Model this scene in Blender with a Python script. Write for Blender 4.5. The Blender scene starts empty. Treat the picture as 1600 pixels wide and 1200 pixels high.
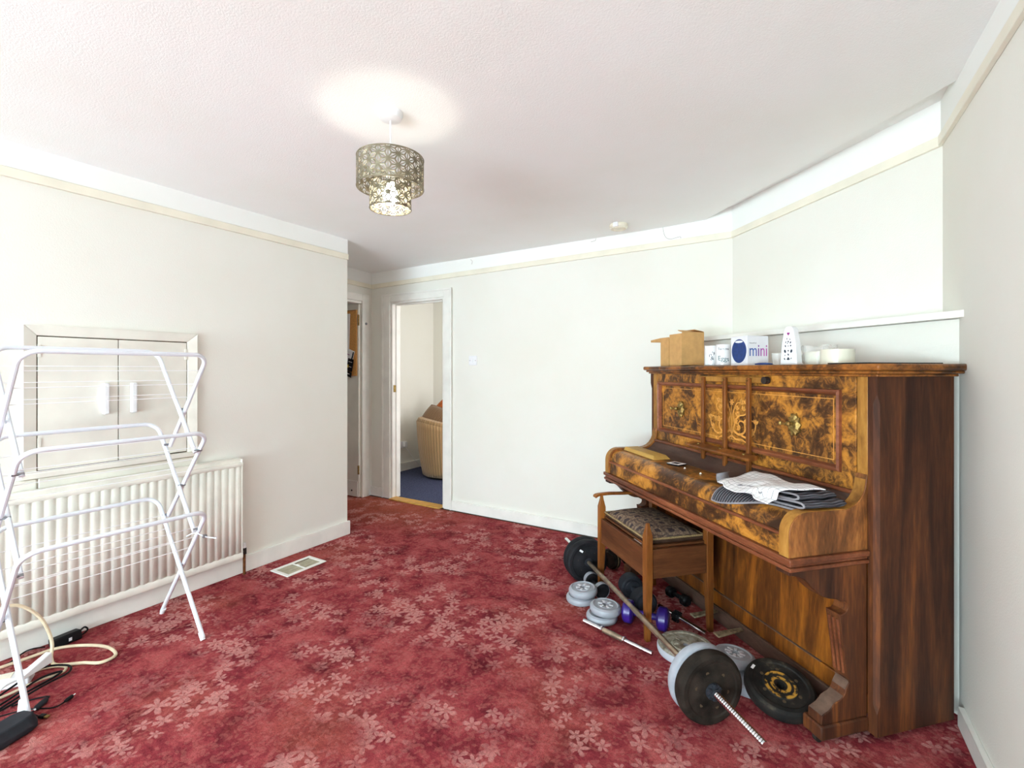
import bpy, bmesh, math, random
from mathutils import Vector, Matrix
random.seed(7)
PI = math.pi
C45 = math.sqrt(.5)
SC = bpy.context.scene
COL = SC.collection

# ------------------------------------------------------------------ camera, world, lights, exposure
cam_d = bpy.data.cameras.new('camera'); cam = bpy.data.objects.new('camera', cam_d); COL.objects.link(cam)
cam.location = (0, 0, 1.3); cam.rotation_euler = (PI/2, 0, math.radians(30.8))
cam_d.sensor_fit = 'HORIZONTAL'; cam_d.sensor_width = 36.0; cam_d.lens = 36.0*750/1600
cam_d.shift_y = (578-600)/1600.0
cam_d.clip_start = .02
SC.camera = cam
w = bpy.data.worlds.new('world'); SC.world = w; w.use_nodes = True
bg = w.node_tree.nodes['Background']; bg.inputs[0].default_value = (.62, .76, 1, 1); bg.inputs[1].default_value = 1.2
def area(name, loc, rot, sx, sy, power, col=(1, 1, 1)):
    d = bpy.data.lights.new(name, 'AREA'); d.shape = 'RECTANGLE'; d.size = sx; d.size_y = sy; d.energy = power; d.color = col
    o = bpy.data.objects.new(name, d); o.location = loc; o.rotation_euler = rot; COL.objects.link(o); return o
# daylight entering by the wide window behind the camera, then two added fill lights
area('window_daylight', (-1.3, -4.26, 1.25), (PI/2, 0, 0), 2.9, 2.0, 61, (.77, .92, .985))
area('ceiling_fill_light', (-1.3, -4.24, .9), (PI/2+.75, 0, 0), 2.9, 1.0, 172, (.705, .92, 1))  # added fill tilted upward to brighten the ceiling
area('next_room_fill_light', (-1.28, 4.4, 1.45), (PI/2, 0, PI/2), 1.2, 1.3, 13.5, (.97, .955, .98))  # added light for the next room, in front of a windowless wall
SC.view_settings.view_transform = 'Standard'; SC.view_settings.look = 'None'
SC.view_settings.exposure = 1.31; SC.view_settings.gamma = 1.0; SC.view_settings.use_curve_mapping = False
SC.cycles.max_bounces = 14; SC.cycles.diffuse_bounces = 8; SC.cycles.transmission_bounces = 8
SC.cycles.caustics_reflective = False; SC.cycles.caustics_refractive = False
SC.cycles.sample_clamp_indirect = 6.0

# ------------------------------------------------------------------ materials
def srgb(r, g, b):
    f = lambda v: (v/12.92 if v <= .04045 else ((v+.055)/1.055)**2.4)
    return (f(r/255), f(g/255), f(b/255), 1)
class NT:
    """tiny node-building helper"""
    def __init__(s, name):
        m = bpy.data.materials.new(name); m.use_nodes = True; s.m = m; s.t = m.node_tree; s.t.nodes.clear()
        s.out = s.t.nodes.new('ShaderNodeOutputMaterial'); s.b = s.t.nodes.new('ShaderNodeBsdfPrincipled')
        s.t.links.new(s.b.outputs[0], s.out.inputs[0])
    def put(s, sock, v):
        if isinstance(v, bpy.types.NodeSocket): s.t.links.new(v, sock)
        elif v is not None:
            try: sock.default_value = v
            except Exception: sock.default_value = tuple(v)[:3]
    def n(s, typ, out=0, ins=None, **kw):
        nd = s.t.nodes.new(typ)
        for k, v in kw.items(): setattr(nd, k, v)
        for k, v in (ins or {}).items(): s.put(nd.inputs[k], v)
        return nd.outputs[out] if out is not None else nd
    def math(s, op, a, b=None, c=None, clamp=False):
        nd = s.t.nodes.new('ShaderNodeMath'); nd.operation = op; nd.use_clamp = clamp
        for i, v in enumerate((a, b, c)): s.put(nd.inputs[i], v)
        return nd.outputs[0]
    def vmath(s, op, a, b=None, out=0):
        nd = s.t.nodes.new('ShaderNodeVectorMath'); nd.operation = op
        s.put(nd.inputs[0], a)
        if b is not None: s.put(nd.inputs[1], b)
        return nd.outputs[out]
    def coord(s, kind='Object'): return s.n('ShaderNodeTexCoord', kind)
    def mapping(s, v, scale=(1, 1, 1), rot=(0, 0, 0), loc=(0, 0, 0)):
        return s.n('ShaderNodeMapping', 0, {0: v, 1: loc, 2: rot, 3: scale})
    def noise(s, v, scale, detail=3, rough=.5, dist=0, out=0):
        return s.n('ShaderNodeTexNoise', out, {'Vector': v, 'Scale': scale, 'Detail': detail, 'Roughness': rough, 'Distortion': dist})
    def ramp(s, fac, stops, interp='LINEAR'):
        nd = s.t.nodes.new('ShaderNodeValToRGB'); nd.color_ramp.interpolation = interp
        e = nd.color_ramp.elements
        while len(e) > 1: e.remove(e[-1])
        e[0].position, e[0].color = stops[0]
        for p, c in stops[1:]:
            x = e.new(p); x.color = c
        s.put(nd.inputs[0], fac); return nd.outputs[0]
    def mix(s, fac, a, b, mode='MIX'):
        nd = s.t.nodes.new('ShaderNodeMix'); nd.data_type = 'RGBA'; nd.blend_type = mode
        s.put(nd.inputs[0], fac); s.put(nd.inputs[6], a); s.put(nd.inputs[7], b); return nd.outputs[2]
    def smooth(s, v, a, b):
        nd = s.t.nodes.new('ShaderNodeMapRange'); nd.interpolation_type = 'SMOOTHSTEP'
        s.put(nd.inputs[0], v); s.put(nd.inputs[1], a); s.put(nd.inputs[2], b); return nd.outputs[0]
    def bump(s, h, strength=.3, dist=.01):
        s.put(s.b.inputs['Normal'], s.n('ShaderNodeBump', 0, {'Height': h, 'Strength': strength, 'Distance': dist}))
    def base(s, c, rough=.5, metal=0, spec=None):
        s.put(s.b.inputs['Base Color'], c); s.put(s.b.inputs['Roughness'], rough); s.put(s.b.inputs['Metallic'], metal)
        if spec is not None: s.put(s.b.inputs['Specular IOR Level'], spec)
        return s
def plain(name, rgb, rough=.5, metal=0, var=.06, scale=30, bump=0, bscale=200, spec=None):
    t = NT(name); c = srgb(*rgb); v = t.coord()
    if var:
        dark = tuple(x*(1-2.2*var) for x in c[:3])+(1,); light = tuple(min(1, x*(1+var)) for x in c[:3])+(1,)
        c = t.ramp(t.noise(v, scale, 4), [(.3, dark), (.62, light)])
    t.base(c, rough, metal, spec)
    if bump: t.bump(t.noise(v, bscale, 3), bump, .004)
    return t.m
def wallpaper(name, rgb, amount=.25):
    t = NT(name); v = t.coord(); c = srgb(*rgb)
    d = tuple(x*f for x, f in zip(c[:3], (.97, .965, .94)))+(1,)
    t.base(t.ramp(t.noise(v, 1.1, 4, .6), [(.32, d), (.62, c)]), .85, 0, .2)
    t.bump(t.noise(v, 160, 3, .6), amount, .003)
    return t.m
M = {}
M['wall'] = wallpaper('cream_wallpaper', (233, 232, 225))
M['frieze'] = wallpaper('white_frieze_paint', (242, 243, 241), .15)
M['ceiling'] = wallpaper('textured_ceiling_paint', (246, 249, 249), .4)
M['rail'] = plain('cream_gloss_paint', (236, 231, 214), .35, var=.03, scale=6)
M['gloss'] = plain('white_gloss_paint', (238, 237, 231), .35, var=.03, scale=8)
M['cup'] = plain('aged_cream_paint', (232, 230, 220), .4, var=.04, scale=5)
M['radiator'] = plain('radiator_enamel', (234, 232, 222), .35, var=.05, scale=7)
M['gap'] = plain('dark_gap', (84, 66, 46), .9)
M['white_plastic'] = plain('white_plastic', (234, 235, 238), .35, var=.01)
M['ivory_plastic'] = plain('ivory_plastic', (236, 230, 212), .4, var=.03)
M['tube'] = plain('white_coated_tube', (226, 231, 240), .3, var=.01)
M['wire'] = plain('white_coated_wire', (248, 249, 252), .4, var=0)
M['grey_metal'] = plain('grey_metal', (150, 152, 158), .35, .8)
M['copper'] = plain('old_copper_pipe', (128, 84, 48), .4, .6, .2, 40)
M['brass'] = plain('aged_brass', (148, 122, 68), .5, .75, .25, 90)
M['black'] = plain('black_plastic', (24, 24, 26), spec=.12, rough=.35, var=.1)
M['charcoal'] = plain('charcoal_plastic', (46, 48, 54), spec=.12, rough=.55, var=.08)
M['rubber'] = plain('black_vinyl', (34, 34, 37), spec=.12, rough=.6, var=.2, scale=14, bump=.1)
M['rubber_worn'] = plain('dusty_black_vinyl', (42, 36, 31), spec=.12, rough=.7, var=.3, scale=18, bump=.25)
M['grey_vinyl'] = plain('grey_vinyl', (158, 163, 172), .45, var=.05, scale=20, bump=.05)
M['cream_cable'] = plain('cream_cable', (224, 208, 178), .5, var=.04)
M['steel'] = plain('worn_steel', (172, 156, 136), .35, .85, .15, 25)
M['chrome'] = plain('chrome', (225, 228, 232), .12, 1, .02)
M['pale_spoke'] = plain('pale_grey_spoke', (206, 208, 214), .4, var=.02)
M['louvre_metal'] = plain('beige_louvre_metal', (176, 170, 146), .5, var=.08)
M['purple'] = plain('purple_vinyl', (48, 26, 118), .35, var=.08, scale=15)
M['carton'] = plain('brown_cardboard', (200, 156, 98), .8, var=.05, scale=25)
M['carton_dark'] = plain('carton_inside', (120, 90, 50), .9)
M['paper'] = plain('white_paper', (240, 240, 240), .7, var=.01)
M['white_card'] = plain('white_card', (226, 227, 232), .45, var=.01)
M['blue'] = plain('navy_blue_print', (28, 58, 118), .6, var=.12, scale=60)
M['ink'] = plain('dark_ink', (40, 50, 66), .6, var=0)
M['teal_ink'] = plain('teal_ink', (42, 84, 88), .6, var=.2, scale=120)
M['magenta'] = plain('magenta_print', (150, 40, 130), .6, var=0)
M['threshold'] = plain('oak_threshold', (212, 160, 78), .4, var=.1, scale=20)
M['ceramic'] = plain('white_ceramic', (232, 232, 233), .2, var=0)
M['orange_cloth'] = plain('rust_orange_cloth', (176, 92, 40), .9, var=.15, scale=40, bump=.3)
M['cork'] = plain('cork', (214, 158, 90), .9, var=.1, scale=80, bump=.2)
M['yellow'] = plain('yellow_print', (206, 176, 60), .6, var=.05)
M['dust'] = plain('dusty_wood', (100, 76, 62), .9, var=.12, scale=40)
M['pedal'] = plain('tarnished_pedal_metal', (150, 134, 108), .55, .5, .25, 60)
M['iron'] = plain('dark_iron', (52, 44, 40), .6, .5, .1)
M['leather'] = plain('dark_brown_leather', (62, 46, 36), .4, var=.15, scale=30, bump=.15)
M['braid'] = plain('beige_braid', (150, 128, 88), .8, var=.2, scale=150)
M['crumb'] = plain('white_crumb', (235, 230, 220), .8)

def deep(c): a = srgb(*c); return (min(.9, a[0]*1.95), min(.9, a[1]*2.15), min(.9, a[2]*2.45), 1)
def wood(name, stops, scale=3, stretch=(1, 1, .12), dist=1.2, rough=.35, detail=6, fine=.25, rot=(0, 0, 0)):
    t = NT(name); v = t.mapping(t.coord(), stretch, rot)
    a = t.noise(v, scale, detail, .6, dist)
    f = t.noise(t.mapping(t.coord(), tuple(q*1.0 for q in stretch), rot), scale*14, 3, .6, .3)
    k = t.math('ADD', t.math('MULTIPLY', a, 1-fine), t.math('MULTIPLY', f, fine))
    t.base(t.ramp(k, [(p, deep(c)) for p, c in stops]), rough, 0, .2)
    t.bump(f, .08, .002)
    return t.m
def burl(name, stops, scale=5, rough=.3, loc=(0, 0, 0)):
    t = NT(name); v = t.mapping(t.coord(), (1, 1, 1), (0, 0, 0), loc)
    big = t.noise(v, scale, 3, .55, 1.6)
    mid = t.noise(v, scale*4.5, 5, .65, 2.6)
    vo = t.n('ShaderNodeTexVoronoi', 0, {'Vector': t.vmath('ADD', v, t.vmath('SCALE', t.noise(v, scale*3, 3, .6, 1, 1), None)), 'Scale': scale*9})
    k = t.math('ADD', t.math('MULTIPLY', big, .62), t.math('ADD', t.math('MULTIPLY', mid, .38), t.math('MULTIPLY', vo, .03)))
    t.base(t.ramp(k, [(p, deep(c)) for p, c in stops]), rough, 0, .2)
    return t.m
W_AMBER = [(.38, (38, 21, 11)), (.465, (60, 35, 16)), (.51, (98, 60, 23)), (.575, (134, 84, 28)), (.68, (152, 102, 42))]
M['burl'] = burl('burr_walnut_veneer', W_AMBER, 4.2)
M['burl_dark'] = burl('darker_burr_walnut', [(.36, (38, 20, 10)), (.46, (68, 38, 16)), (.54, (102, 58, 22)), (.66, (124, 74, 28))], 4.5, .32, (3, 1, 2))
M['veneer_gold'] = wood('golden_veneer', [(.34, (78, 47, 17)), (.5, (116, 76, 29)), (.66, (140, 98, 44))], 5, (1, 1, .3))
M['cheek_wood'] = wood('brown_walnut_cheek', [(.34, (48, 26, 13)), (.48, (82, 47, 22)), (.58, (112, 66, 30)), (.7, (136, 86, 40))], 7, (1, 1, .25), 1.2, .35, rot=(.5, 0, 0))
M['walnut_mold'] = wood('walnut_moulding', [(.32, (52, 25, 14)), (.5, (88, 46, 26)), (.68, (118, 68, 40))], 5, (.25, 1, 1), .6)
M['walnut'] = wood('walnut_side', [(.33, (26, 13, 8)), (.46, (43, 22, 12)), (.56, (62, 32, 16)), (.7, (98, 52, 20))], 5, (1.3, 1.3, .13), 1.0, .55, rot=(.42, .1, 0))
M['walnut_panel'] = wood('walnut_lower_panel', [(.34, (38, 19, 8)), (.48, (70, 36, 12)), (.58, (100, 54, 15)), (.72, (130, 76, 20))], 4.5, (1.2, 1, .18), 1.6, .32)
M['plinth'] = wood('dark_dusty_plinth', [(.3, (42, 27, 20)), (.6, (66, 46, 36)), (.75, (90, 68, 56))], 6, (.3, 1, 1), 1, .65)
M['stool_wood'] = wood('stool_oak', [(.32, (50, 25, 9)), (.5, (84, 45, 16)), (.68, (116, 67, 24))], 7, (1, 1, .14), .8, .4)
M['stool_rail'] = wood('stool_rail_wood', [(.32, (40, 20, 10)), (.5, (66, 36, 18)), (.7, (90, 52, 27))], 7, (.14, .14, 1), .8, .4)
M['inlay'] = plain('satinwood_inlay', (222, 158, 74), .35, var=.12, scale=60)
M['old_board'] = wood('pale_old_board', [(.3, (110, 80, 34)), (.6, (146, 110, 52)), (.75, (166, 132, 72))], 6, (.2, 1, 1), .5, .5)

# --- carpet with clusters of pale blossoms
def carpet():
    t = NT('red_floral_carpet'); v0 = t.coord()
    wn = t.noise(v0, 30, 3, .6, 0, 1)
    v = t.vmath('ADD', v0, t.n('ShaderNodeVectorMath', 0, {0: t.vmath('SUBTRACT', wn, (.5, .5, .5)), 3: .022}, operation='SCALE'))
    def cells(scale, off):
        vv = t.vmath('ADD', v, off)
        nd = t.n('ShaderNodeTexVoronoi', None, {'Vector': vv, 'Scale': scale, 'Randomness': .95}, voronoi_dimensions='2D')
        loc = t.vmath('SUBTRACT', vv, nd.outputs['Position'])
        sx = t.n('ShaderNodeSeparateXYZ', None, {0: loc}); sc = t.n('ShaderNodeSeparateColor', None, {0: nd.outputs['Color']})
        return sx.outputs[0], sx.outputs[1], sc.outputs[0], sc.outputs[1], sc.outputs[2]
    def flower(scale, R, off, thr, petals):
        x, y, r1, r2, r3 = cells(scale, off)
        r = t.math('SQRT', t.math('ADD', t.math('MULTIPLY', x, x), t.math('MULTIPLY', y, y)))
        th = t.math('ADD', t.math('ARCTAN2', y, x), t.math('MULTIPLY', r1, 6.28))
        pet = t.math('ABSOLUTE', t.math('COSINE', t.math('MULTIPLY', th, petals/2)))
        rr = t.math('MULTIPLY', t.math('ADD', .10, t.math('MULTIPLY', pet, .90)), t.math('MULTIPLY', R, t.math('ADD', .7, t.math('MULTIPLY', r3, .5))))
        m = t.smooth(r, rr, t.math('MULTIPLY', rr, .72))
        heart = t.smooth(r, R*.1, R*.26)
        return t.math('MULTIPLY', t.math('MULTIPLY', m, t.math('ADD', .55, t.math('MULTIPLY', heart, .45))), t.math('GREATER_THAN', r2, thr)), r2
    def leaf(scale, a, b, off, thr):
        x, y, r1, r2, r3 = cells(scale, off)
        an = t.math('MULTIPLY', r1, 6.28); c, s = t.math('COSINE', an), t.math('SINE', an)
        u = t.math('ADD', t.math('MULTIPLY', x, c), t.math('MULTIPLY', y, s)); q = t.math('SUBTRACT', t.math('MULTIPLY', y, c), t.math('MULTIPLY', x, s))
        d = t.math('ADD', t.math('POWER', t.math('DIVIDE', u, a), 2), t.math('POWER', t.math('DIVIDE', q, b), 2))
        return t.math('MULTIPLY', t.smooth(d, 1, .45), t.math('GREATER_THAN', r2, thr))
    clus = t.noise(t.vmath('ADD', v0, (4.2, 1.7, 0)), 2.6, 1, .5)
    cm = t.smooth(clus, .43, .58)
    f1, _ = flower(10, .056, (0, 0, 0), .42, 6)
    f2, _ = flower(14, .040, (7.3, 2.1, 0), .45, 5)
    f3, _ = flower(20, .022, (3.3, 5.1, 0), .5, 4)
    l1 = leaf(26, .021, .009, (1.1, 9.2, 0), .45); l2 = leaf(40, .013, .006, (5.1, 3.2, 0), .5)
    big = t.math('MULTIPLY', t.math('MAXIMUM', f1, f2), cm)
    mid = t.math('MAXIMUM', t.math('MULTIPLY', f3, t.math('ADD', .25, t.math('MULTIPLY', cm, .5))), t.math('MULTIPLY', t.math('MAXIMUM', l1, l2), .55))
    wear = t.noise(v0, 1.5, 4, .6)
    patch = t.noise(v0, 7, 4, .65, .6)
    base = t.ramp(patch, [(.3, srgb(98, 34, 42)), (.48, srgb(144, 58, 65)), (.66, srgb(178, 88, 88))])
    base = t.mix(t.smooth(wear, .5, .72), base, t.mix(.5, base, srgb(156, 84, 68)))
    # browner, walked-on strip near the doorway
    sx = t.n('ShaderNodeSeparateXYZ', None, {0: v0})
    near_door = t.math('MULTIPLY', t.smooth(sx.outputs[1], 2.5, 3.4), t.smooth(sx.outputs[0], -2.2, -3.2))
    base = t.mix(t.math('MULTIPLY', near_door, .55), base, srgb(180, 104, 74))
    c = t.mix(t.math('MULTIPLY', mid, .7), base, srgb(176, 104, 98))
    c = t.mix(t.math('MULTIPLY', big, .6), c, srgb(214, 156, 150))
    pile = t.noise(v0, 85, 5, .8)
    p2 = t.noise(v0, 300, 2, .7)
    pp_ = t.math('ADD', t.math('MULTIPLY', pile, .6), t.math('MULTIPLY', p2, .4))
    c = t.mix(1, c, t.ramp(pp_, [(.3, (.36, .34, .34, 1)), (.5, (.98, .98, .98, 1)), (.7, (1.6, 1.52, 1.48, 1))]), 'MULTIPLY')
    t.base(c, 1, 0, .02)
    t.bump(pp_, .8, .010)
    return t.m
M['carpet'] = carpet()
def blue_carpet():
    t = NT('blue_carpet_tiles'); v = t.coord()
    c = t.ramp(t.noise(v, 60, 3, .7), [(.3, srgb(52, 55, 78)), (.7, srgb(86, 92, 120))])
    t.base(c, .95, 0, .1); t.bump(t.noise(v, 220, 3, .7), .5, .006); return t.m
M['blue_carpet'] = blue_carpet()
def tapestry():
    t = NT('seat_tapestry'); v = t.coord()
    wv = t.vmath('ADD', v, t.n('ShaderNodeVectorMath', 0, {0: t.noise(v, 30, 2, .5, 0, 1), 3: .03}, operation='SCALE'))
    nd = t.n('ShaderNodeTexVoronoi', None, {'Vector': wv, 'Scale': 15, 'Randomness': .25}, distance='CHEBYCHEV', voronoi_dimensions='2D')
    d = nd.outputs['Distance']
    blk = t.smooth(d, .24, .17)
    ring = t.math('SUBTRACT', t.smooth(d, .56, .5), t.smooth(d, .46, .40))
    wave = t.smooth(t.math('ABSOLUTE', t.math('SUBTRACT', t.noise(v, 40, 3, .6, 1), .5)), .05, .015)
    k = t.math('MAXIMUM', t.math('MAXIMUM', t.math('MULTIPLY', blk, .85), t.math('MULTIPLY', ring, .7)), t.math('MULTIPLY', wave, .5))
    c = t.mix(k, t.ramp(t.noise(v, 120, 3), [(.3, srgb(110, 90, 74)), (.7, srgb(152, 130, 108))]), srgb(44, 40, 50))
    t.base(c, .95, 0, .1); t.bump(t.noise(v, 500, 2), .4, .004); return t.m
M['tapestry'] = tapestry()
def check_cloth():
    t = NT('white_check_cloth'); uv = t.coord('UV')
    w_ = t.vmath('ADD', uv, t.n('ShaderNodeVectorMath', 0, {0: t.noise(uv, 5, 2, .5, 0, 1), 3: .05}, operation='SCALE'))
    sx = t.n('ShaderNodeSeparateXYZ', None, {0: w_})
    def line(s, k):
        return t.smooth(t.math('ABSOLUTE', t.math('SUBTRACT', t.math('FRACT', t.math('MULTIPLY', s, k)), .5)), .05, .02)
    k = t.math('MAXIMUM', line(sx.outputs[0], 13), line(sx.outputs[1], 9))
    t.base(t.mix(t.math('MULTIPLY', k, .72), srgb(240, 240, 242), srgb(52, 56, 64)), .9, 0, .1); return t.m
M['check'] = check_cloth()
def corduroy(name, rgb, scale=120):
    t = NT(name); v = t.coord('UV'); c = srgb(*rgb)
    wv = t.n('ShaderNodeTexWave', 1, {'Vector': v, 'Scale': scale, 'Distortion': .6, 'Detail': 1}, bands_direction='X')
    d = tuple(x*.62 for x in c[:3])+(1,)
    col = t.mix(t.noise(v, 9, 3), t.mix(wv, d, c), tuple(x*.8 for x in c[:3])+(1,))
    t.base(col, .95, 0, .1); t.put(t.b.inputs['Sheen Weight'], .3); t.bump(wv, .6, .01); return t.m
M['corduroy'] = corduroy('beige_corduroy', (190, 152, 108), 22)
M['corduroy_cushion'] = corduroy('brown_corduroy_cushion', (138, 106, 76), 5)
def ribbed():
    t = NT('ribbed_grey_towelling'); v = t.coord('UV')
    wv = t.n('ShaderNodeTexWave', 1, {'Vector': v, 'Scale': 9, 'Distortion': .5, 'Detail': 1}, bands_direction='X')
    t.base(t.mix(wv, srgb(58, 57, 61), srgb(112, 110, 117)), .95, 0, .1); t.bump(wv, .7, .01); return t.m
M['towel'] = ribbed()
M['towel_edge'] = plain('pale_grey_towel_hem', (140, 138, 143), .9, var=.04)
def grad():
    t = NT('blue_to_pink_lettering'); sx = t.n('ShaderNodeSeparateXYZ', None, {0: t.coord()})
    t.base(t.ramp(t.math('DIVIDE', sx.outputs[0], .104), [(0, srgb(30, 74, 150)), (.32, srgb(60, 110, 190)), (.55, srgb(120, 60, 150)), (.8, srgb(200, 90, 180)), (1, srgb(190, 80, 170))]), .5); return t.m
M['gradient'] = grad()
def glass(name, rgb=(255, 255, 255), rough=.05, trans=1.0):
    t = NT(name); t.base(srgb(*rgb), rough); t.put(t.b.inputs['Transmission Weight'], trans); t.put(t.b.inputs['IOR'], 1.45); return t.m
M['glass'] = glass('clear_glass')
M['tape'] = glass('clear_packing_tape', (242, 238, 218), .12, .15)
def film():
    t = NT('crinkled_clear_film'); t.base(srgb(245, 245, 242), .15)
    tr = t.n('ShaderNodeBsdfTransparent'); mx = t.n('ShaderNodeMixShader', None)
    t.put(mx.inputs[0], .2); t.put(mx.inputs[1], tr); t.put(mx.inputs[2], t.b.outputs[0]); t.put(t.out.inputs[0], mx.outputs[0]); return t.m
M['film'] = film()
def emis(name, rgb, s):
    t = NT(name); t.base((1, 1, 1, 1), .5); t.put(t.b.inputs['Emission Color'], rgb); t.put(t.b.inputs['Emission Strength'], s); return t.m
M['bulb'] = emis('lit_bulb', (1, .93, .78, 1), 30)
def shade():
    t = NT('pierced_metal_shade'); v = t.coord()
    t.base(t.ramp(t.noise(v, 18, 3), [(.3, srgb(112, 104, 84)), (.7, srgb(150, 142, 120))]), .4, .6); return t.m
M['shade'] = shade()
def black_plate():
    """worn black vinyl with two scuffed yellow-painted bands (print and wear that belong to the plate)"""
    t = NT('scuffed_black_plate'); v = t.coord(); sx = t.n('ShaderNodeSeparateXYZ', None, {0: v})
    r = t.math('SQRT', t.math('ADD', t.math('POWER', sx.outputs[0], 2), t.math('POWER', sx.outputs[1], 2)))
    an = t.math('ARCTAN2', sx.outputs[1], sx.outputs[0])
    n = t.noise(v, 22, 4, .7)
    b1 = t.math('MULTIPLY', t.smooth(t.math('ABSOLUTE', t.math('SUBTRACT', r, .052)), .008, .004), t.smooth(n, .44, .54))
    b2 = t.math('MULTIPLY', t.smooth(t.math('ABSOLUTE', t.math('SUBTRACT', r, .03)), .008, .004), t.smooth(n, .42, .5))
    top = t.math('GREATER_THAN', sx.outputs[2], .042)
    k = t.math('MULTIPLY', t.math('MAXIMUM', b1, b2), top)
    base = t.ramp(t.noise(v, 16, 4, .65), [(.3, srgb(22, 22, 23)), (.6, srgb(42, 39, 36)), (.78, srgb(88, 80, 66))])
    t.base(t.mix(k, base, srgb(186, 138, 56)), .6, 0, .15); t.bump(n, .2, .004); return t.m
M['plate_scuffed'] = black_plate()
def dusty_plate():
    t = NT('dirty_grey_plate'); v = t.coord(); n = t.noise(v, 26, 5, .7); sx = t.n('ShaderNodeSeparateXYZ', None, {0: v})
    top = t.smooth(sx.outputs[2], .036, .04)
    c = t.mix(top, srgb(172, 176, 186), t.ramp(n, [(.35, srgb(96, 88, 72)), (.52, srgb(150, 144, 128)), (.7, srgb(178, 176, 168))]))
    t.base(c, .6); t.bump(n, .2, .004); return t.m
M['plate_dusty'] = dusty_plate()

# ------------------------------------------------------------------ mesh helpers
class MB:
    def __init__(s, m=None): s.v = []; s.f = []; s.uv = {}; s.m = m
    def add(s, vs, fs):
        b = len(s.v)
        for p in vs:
            p = Vector(p)
            s.v.append(tuple(s.m @ p) if s.m else tuple(p))
        s.f += [tuple(b+i for i in f) for f in fs]; return s
    def box(s, x0, x1, y0, y1, z0, z1):
        return s.add([(x0, y0, z0), (x1, y0, z0), (x1, y1, z0), (x0, y1, z0), (x0, y0, z1), (x1, y0, z1), (x1, y1, z1), (x0, y1, z1)],
                     [(3, 2, 1, 0), (4, 5, 6, 7), (0, 1, 5, 4), (1, 2, 6, 5), (2, 3, 7, 6), (3, 0, 4, 7)])
    def hexa(s, p): return s.add(p, [(3, 2, 1, 0), (4, 5, 6, 7), (0, 1, 5, 4), (1, 2, 6, 5), (2, 3, 7, 6), (3, 0, 4, 7)])
    def prism(s, poly, fn, a, b):
        n = len(poly)
        return s.add([fn(p, a) for p in poly]+[fn(p, b) for p in poly],
                     [tuple(range(n-1, -1, -1)), tuple(range(n, 2*n))]+[(i, (i+1) % n, n+(i+1) % n, n+i) for i in range(n)])
    def tube(s, pts, r, n=8, closed=False, up=None):
        pts = [Vector(p) for p in pts]; N = len(pts); rs = r if isinstance(r, (list, tuple)) else [r]*N
        vs = []; prev = None
        for i, p in enumerate(pts):
            if closed: t = pts[(i+1) % N]-pts[i-1]
            else: t = pts[min(i+1, N-1)]-pts[max(i-1, 0)]
            t.normalize()
            if prev is None:
                a = Vector((0, 0, 1)) if abs(t.z) < .9 else Vector((1, 0, 0))
                u = t.cross(a).normalized()
            else:
                u = (prev-t*prev.dot(t)); u = u.normalized() if u.length > 1e-6 else prev
            prev = u; w_ = t.cross(u)
            vs += [p+(u*math.cos(2*PI*k/n)+w_*math.sin(2*PI*k/n))*rs[i] for k in range(n)]
        fs = []
        for i in range(N if closed else N-1):
            j = (i+1) % N
            fs += [(i*n+k, i*n+(k+1) % n, j*n+(k+1) % n, j*n+k) for k in range(n)]
        if not closed: fs += [tuple(range(n-1, -1, -1)), tuple((N-1)*n+k for k in range(n))]
        return s.add(vs, fs)
    def lathe(s, prof, n=32, close=False, sx=1, sy=1):
        vs = []; L = len(prof)
        for r, z in prof: vs += [(r*math.cos(2*PI*k/n)*sx, r*math.sin(2*PI*k/n)*sy, z) for k in range(n)]
        fs = []
        for i in range(L if close else L-1):
            j = (i+1) % L
            fs += [(i*n+k, i*n+(k+1) % n, j*n+(k+1) % n, j*n+k) for k in range(n)]
        if not close:
            if prof[0][0] > 1e-6: fs.append(tuple(range(n-1, -1, -1)))
            if prof[-1][0] > 1e-6: fs.append(tuple((L-1)*n+k for k in range(n)))
        return s.add(vs, fs)
    def grid(s, fn, nu, nv, u0=0, u1=1, v0=0, v1=1):
        vs = []; b = len(s.v)
        for j in range(nv+1):
            for i in range(nu+1): vs.append(fn(u0+(u1-u0)*i/nu, v0+(v1-v0)*j/nv))
        s.add(vs, [(j*(nu+1)+i, j*(nu+1)+i+1, (j+1)*(nu+1)+i+1, (j+1)*(nu+1)+i) for j in range(nv) for i in range(nu)])
        for j in range(nv+1):
            for i in range(nu+1): s.uv[b+j*(nu+1)+i] = (i/nu, j/nv)
        return s
    def build(s, name, mat, parent=None, bevel=0, angle=35, fix=True, solid=0, seg=2, merge=0, sub=0, loc=None, rot=None):
        me = bpy.data.meshes.new(name); me.from_pydata(s.v, [], s.f); me.update()
        if s.uv:
            l = me.uv_layers.new(name='uv')
            for lp in me.loops: l.data[lp.index].uv = s.uv.get(lp.vertex_index, (0, 0))
        if fix or merge:
            bm = bmesh.new(); bm.from_mesh(me)
            if merge: bmesh.ops.remove_doubles(bm, verts=bm.verts, dist=merge)
            if fix: bmesh.ops.recalc_face_normals(bm, faces=bm.faces)
            bm.to_mesh(me); bm.free()
        return link_mesh(me, name, mat, parent, bevel, angle, solid, seg, sub, loc, rot)
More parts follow.
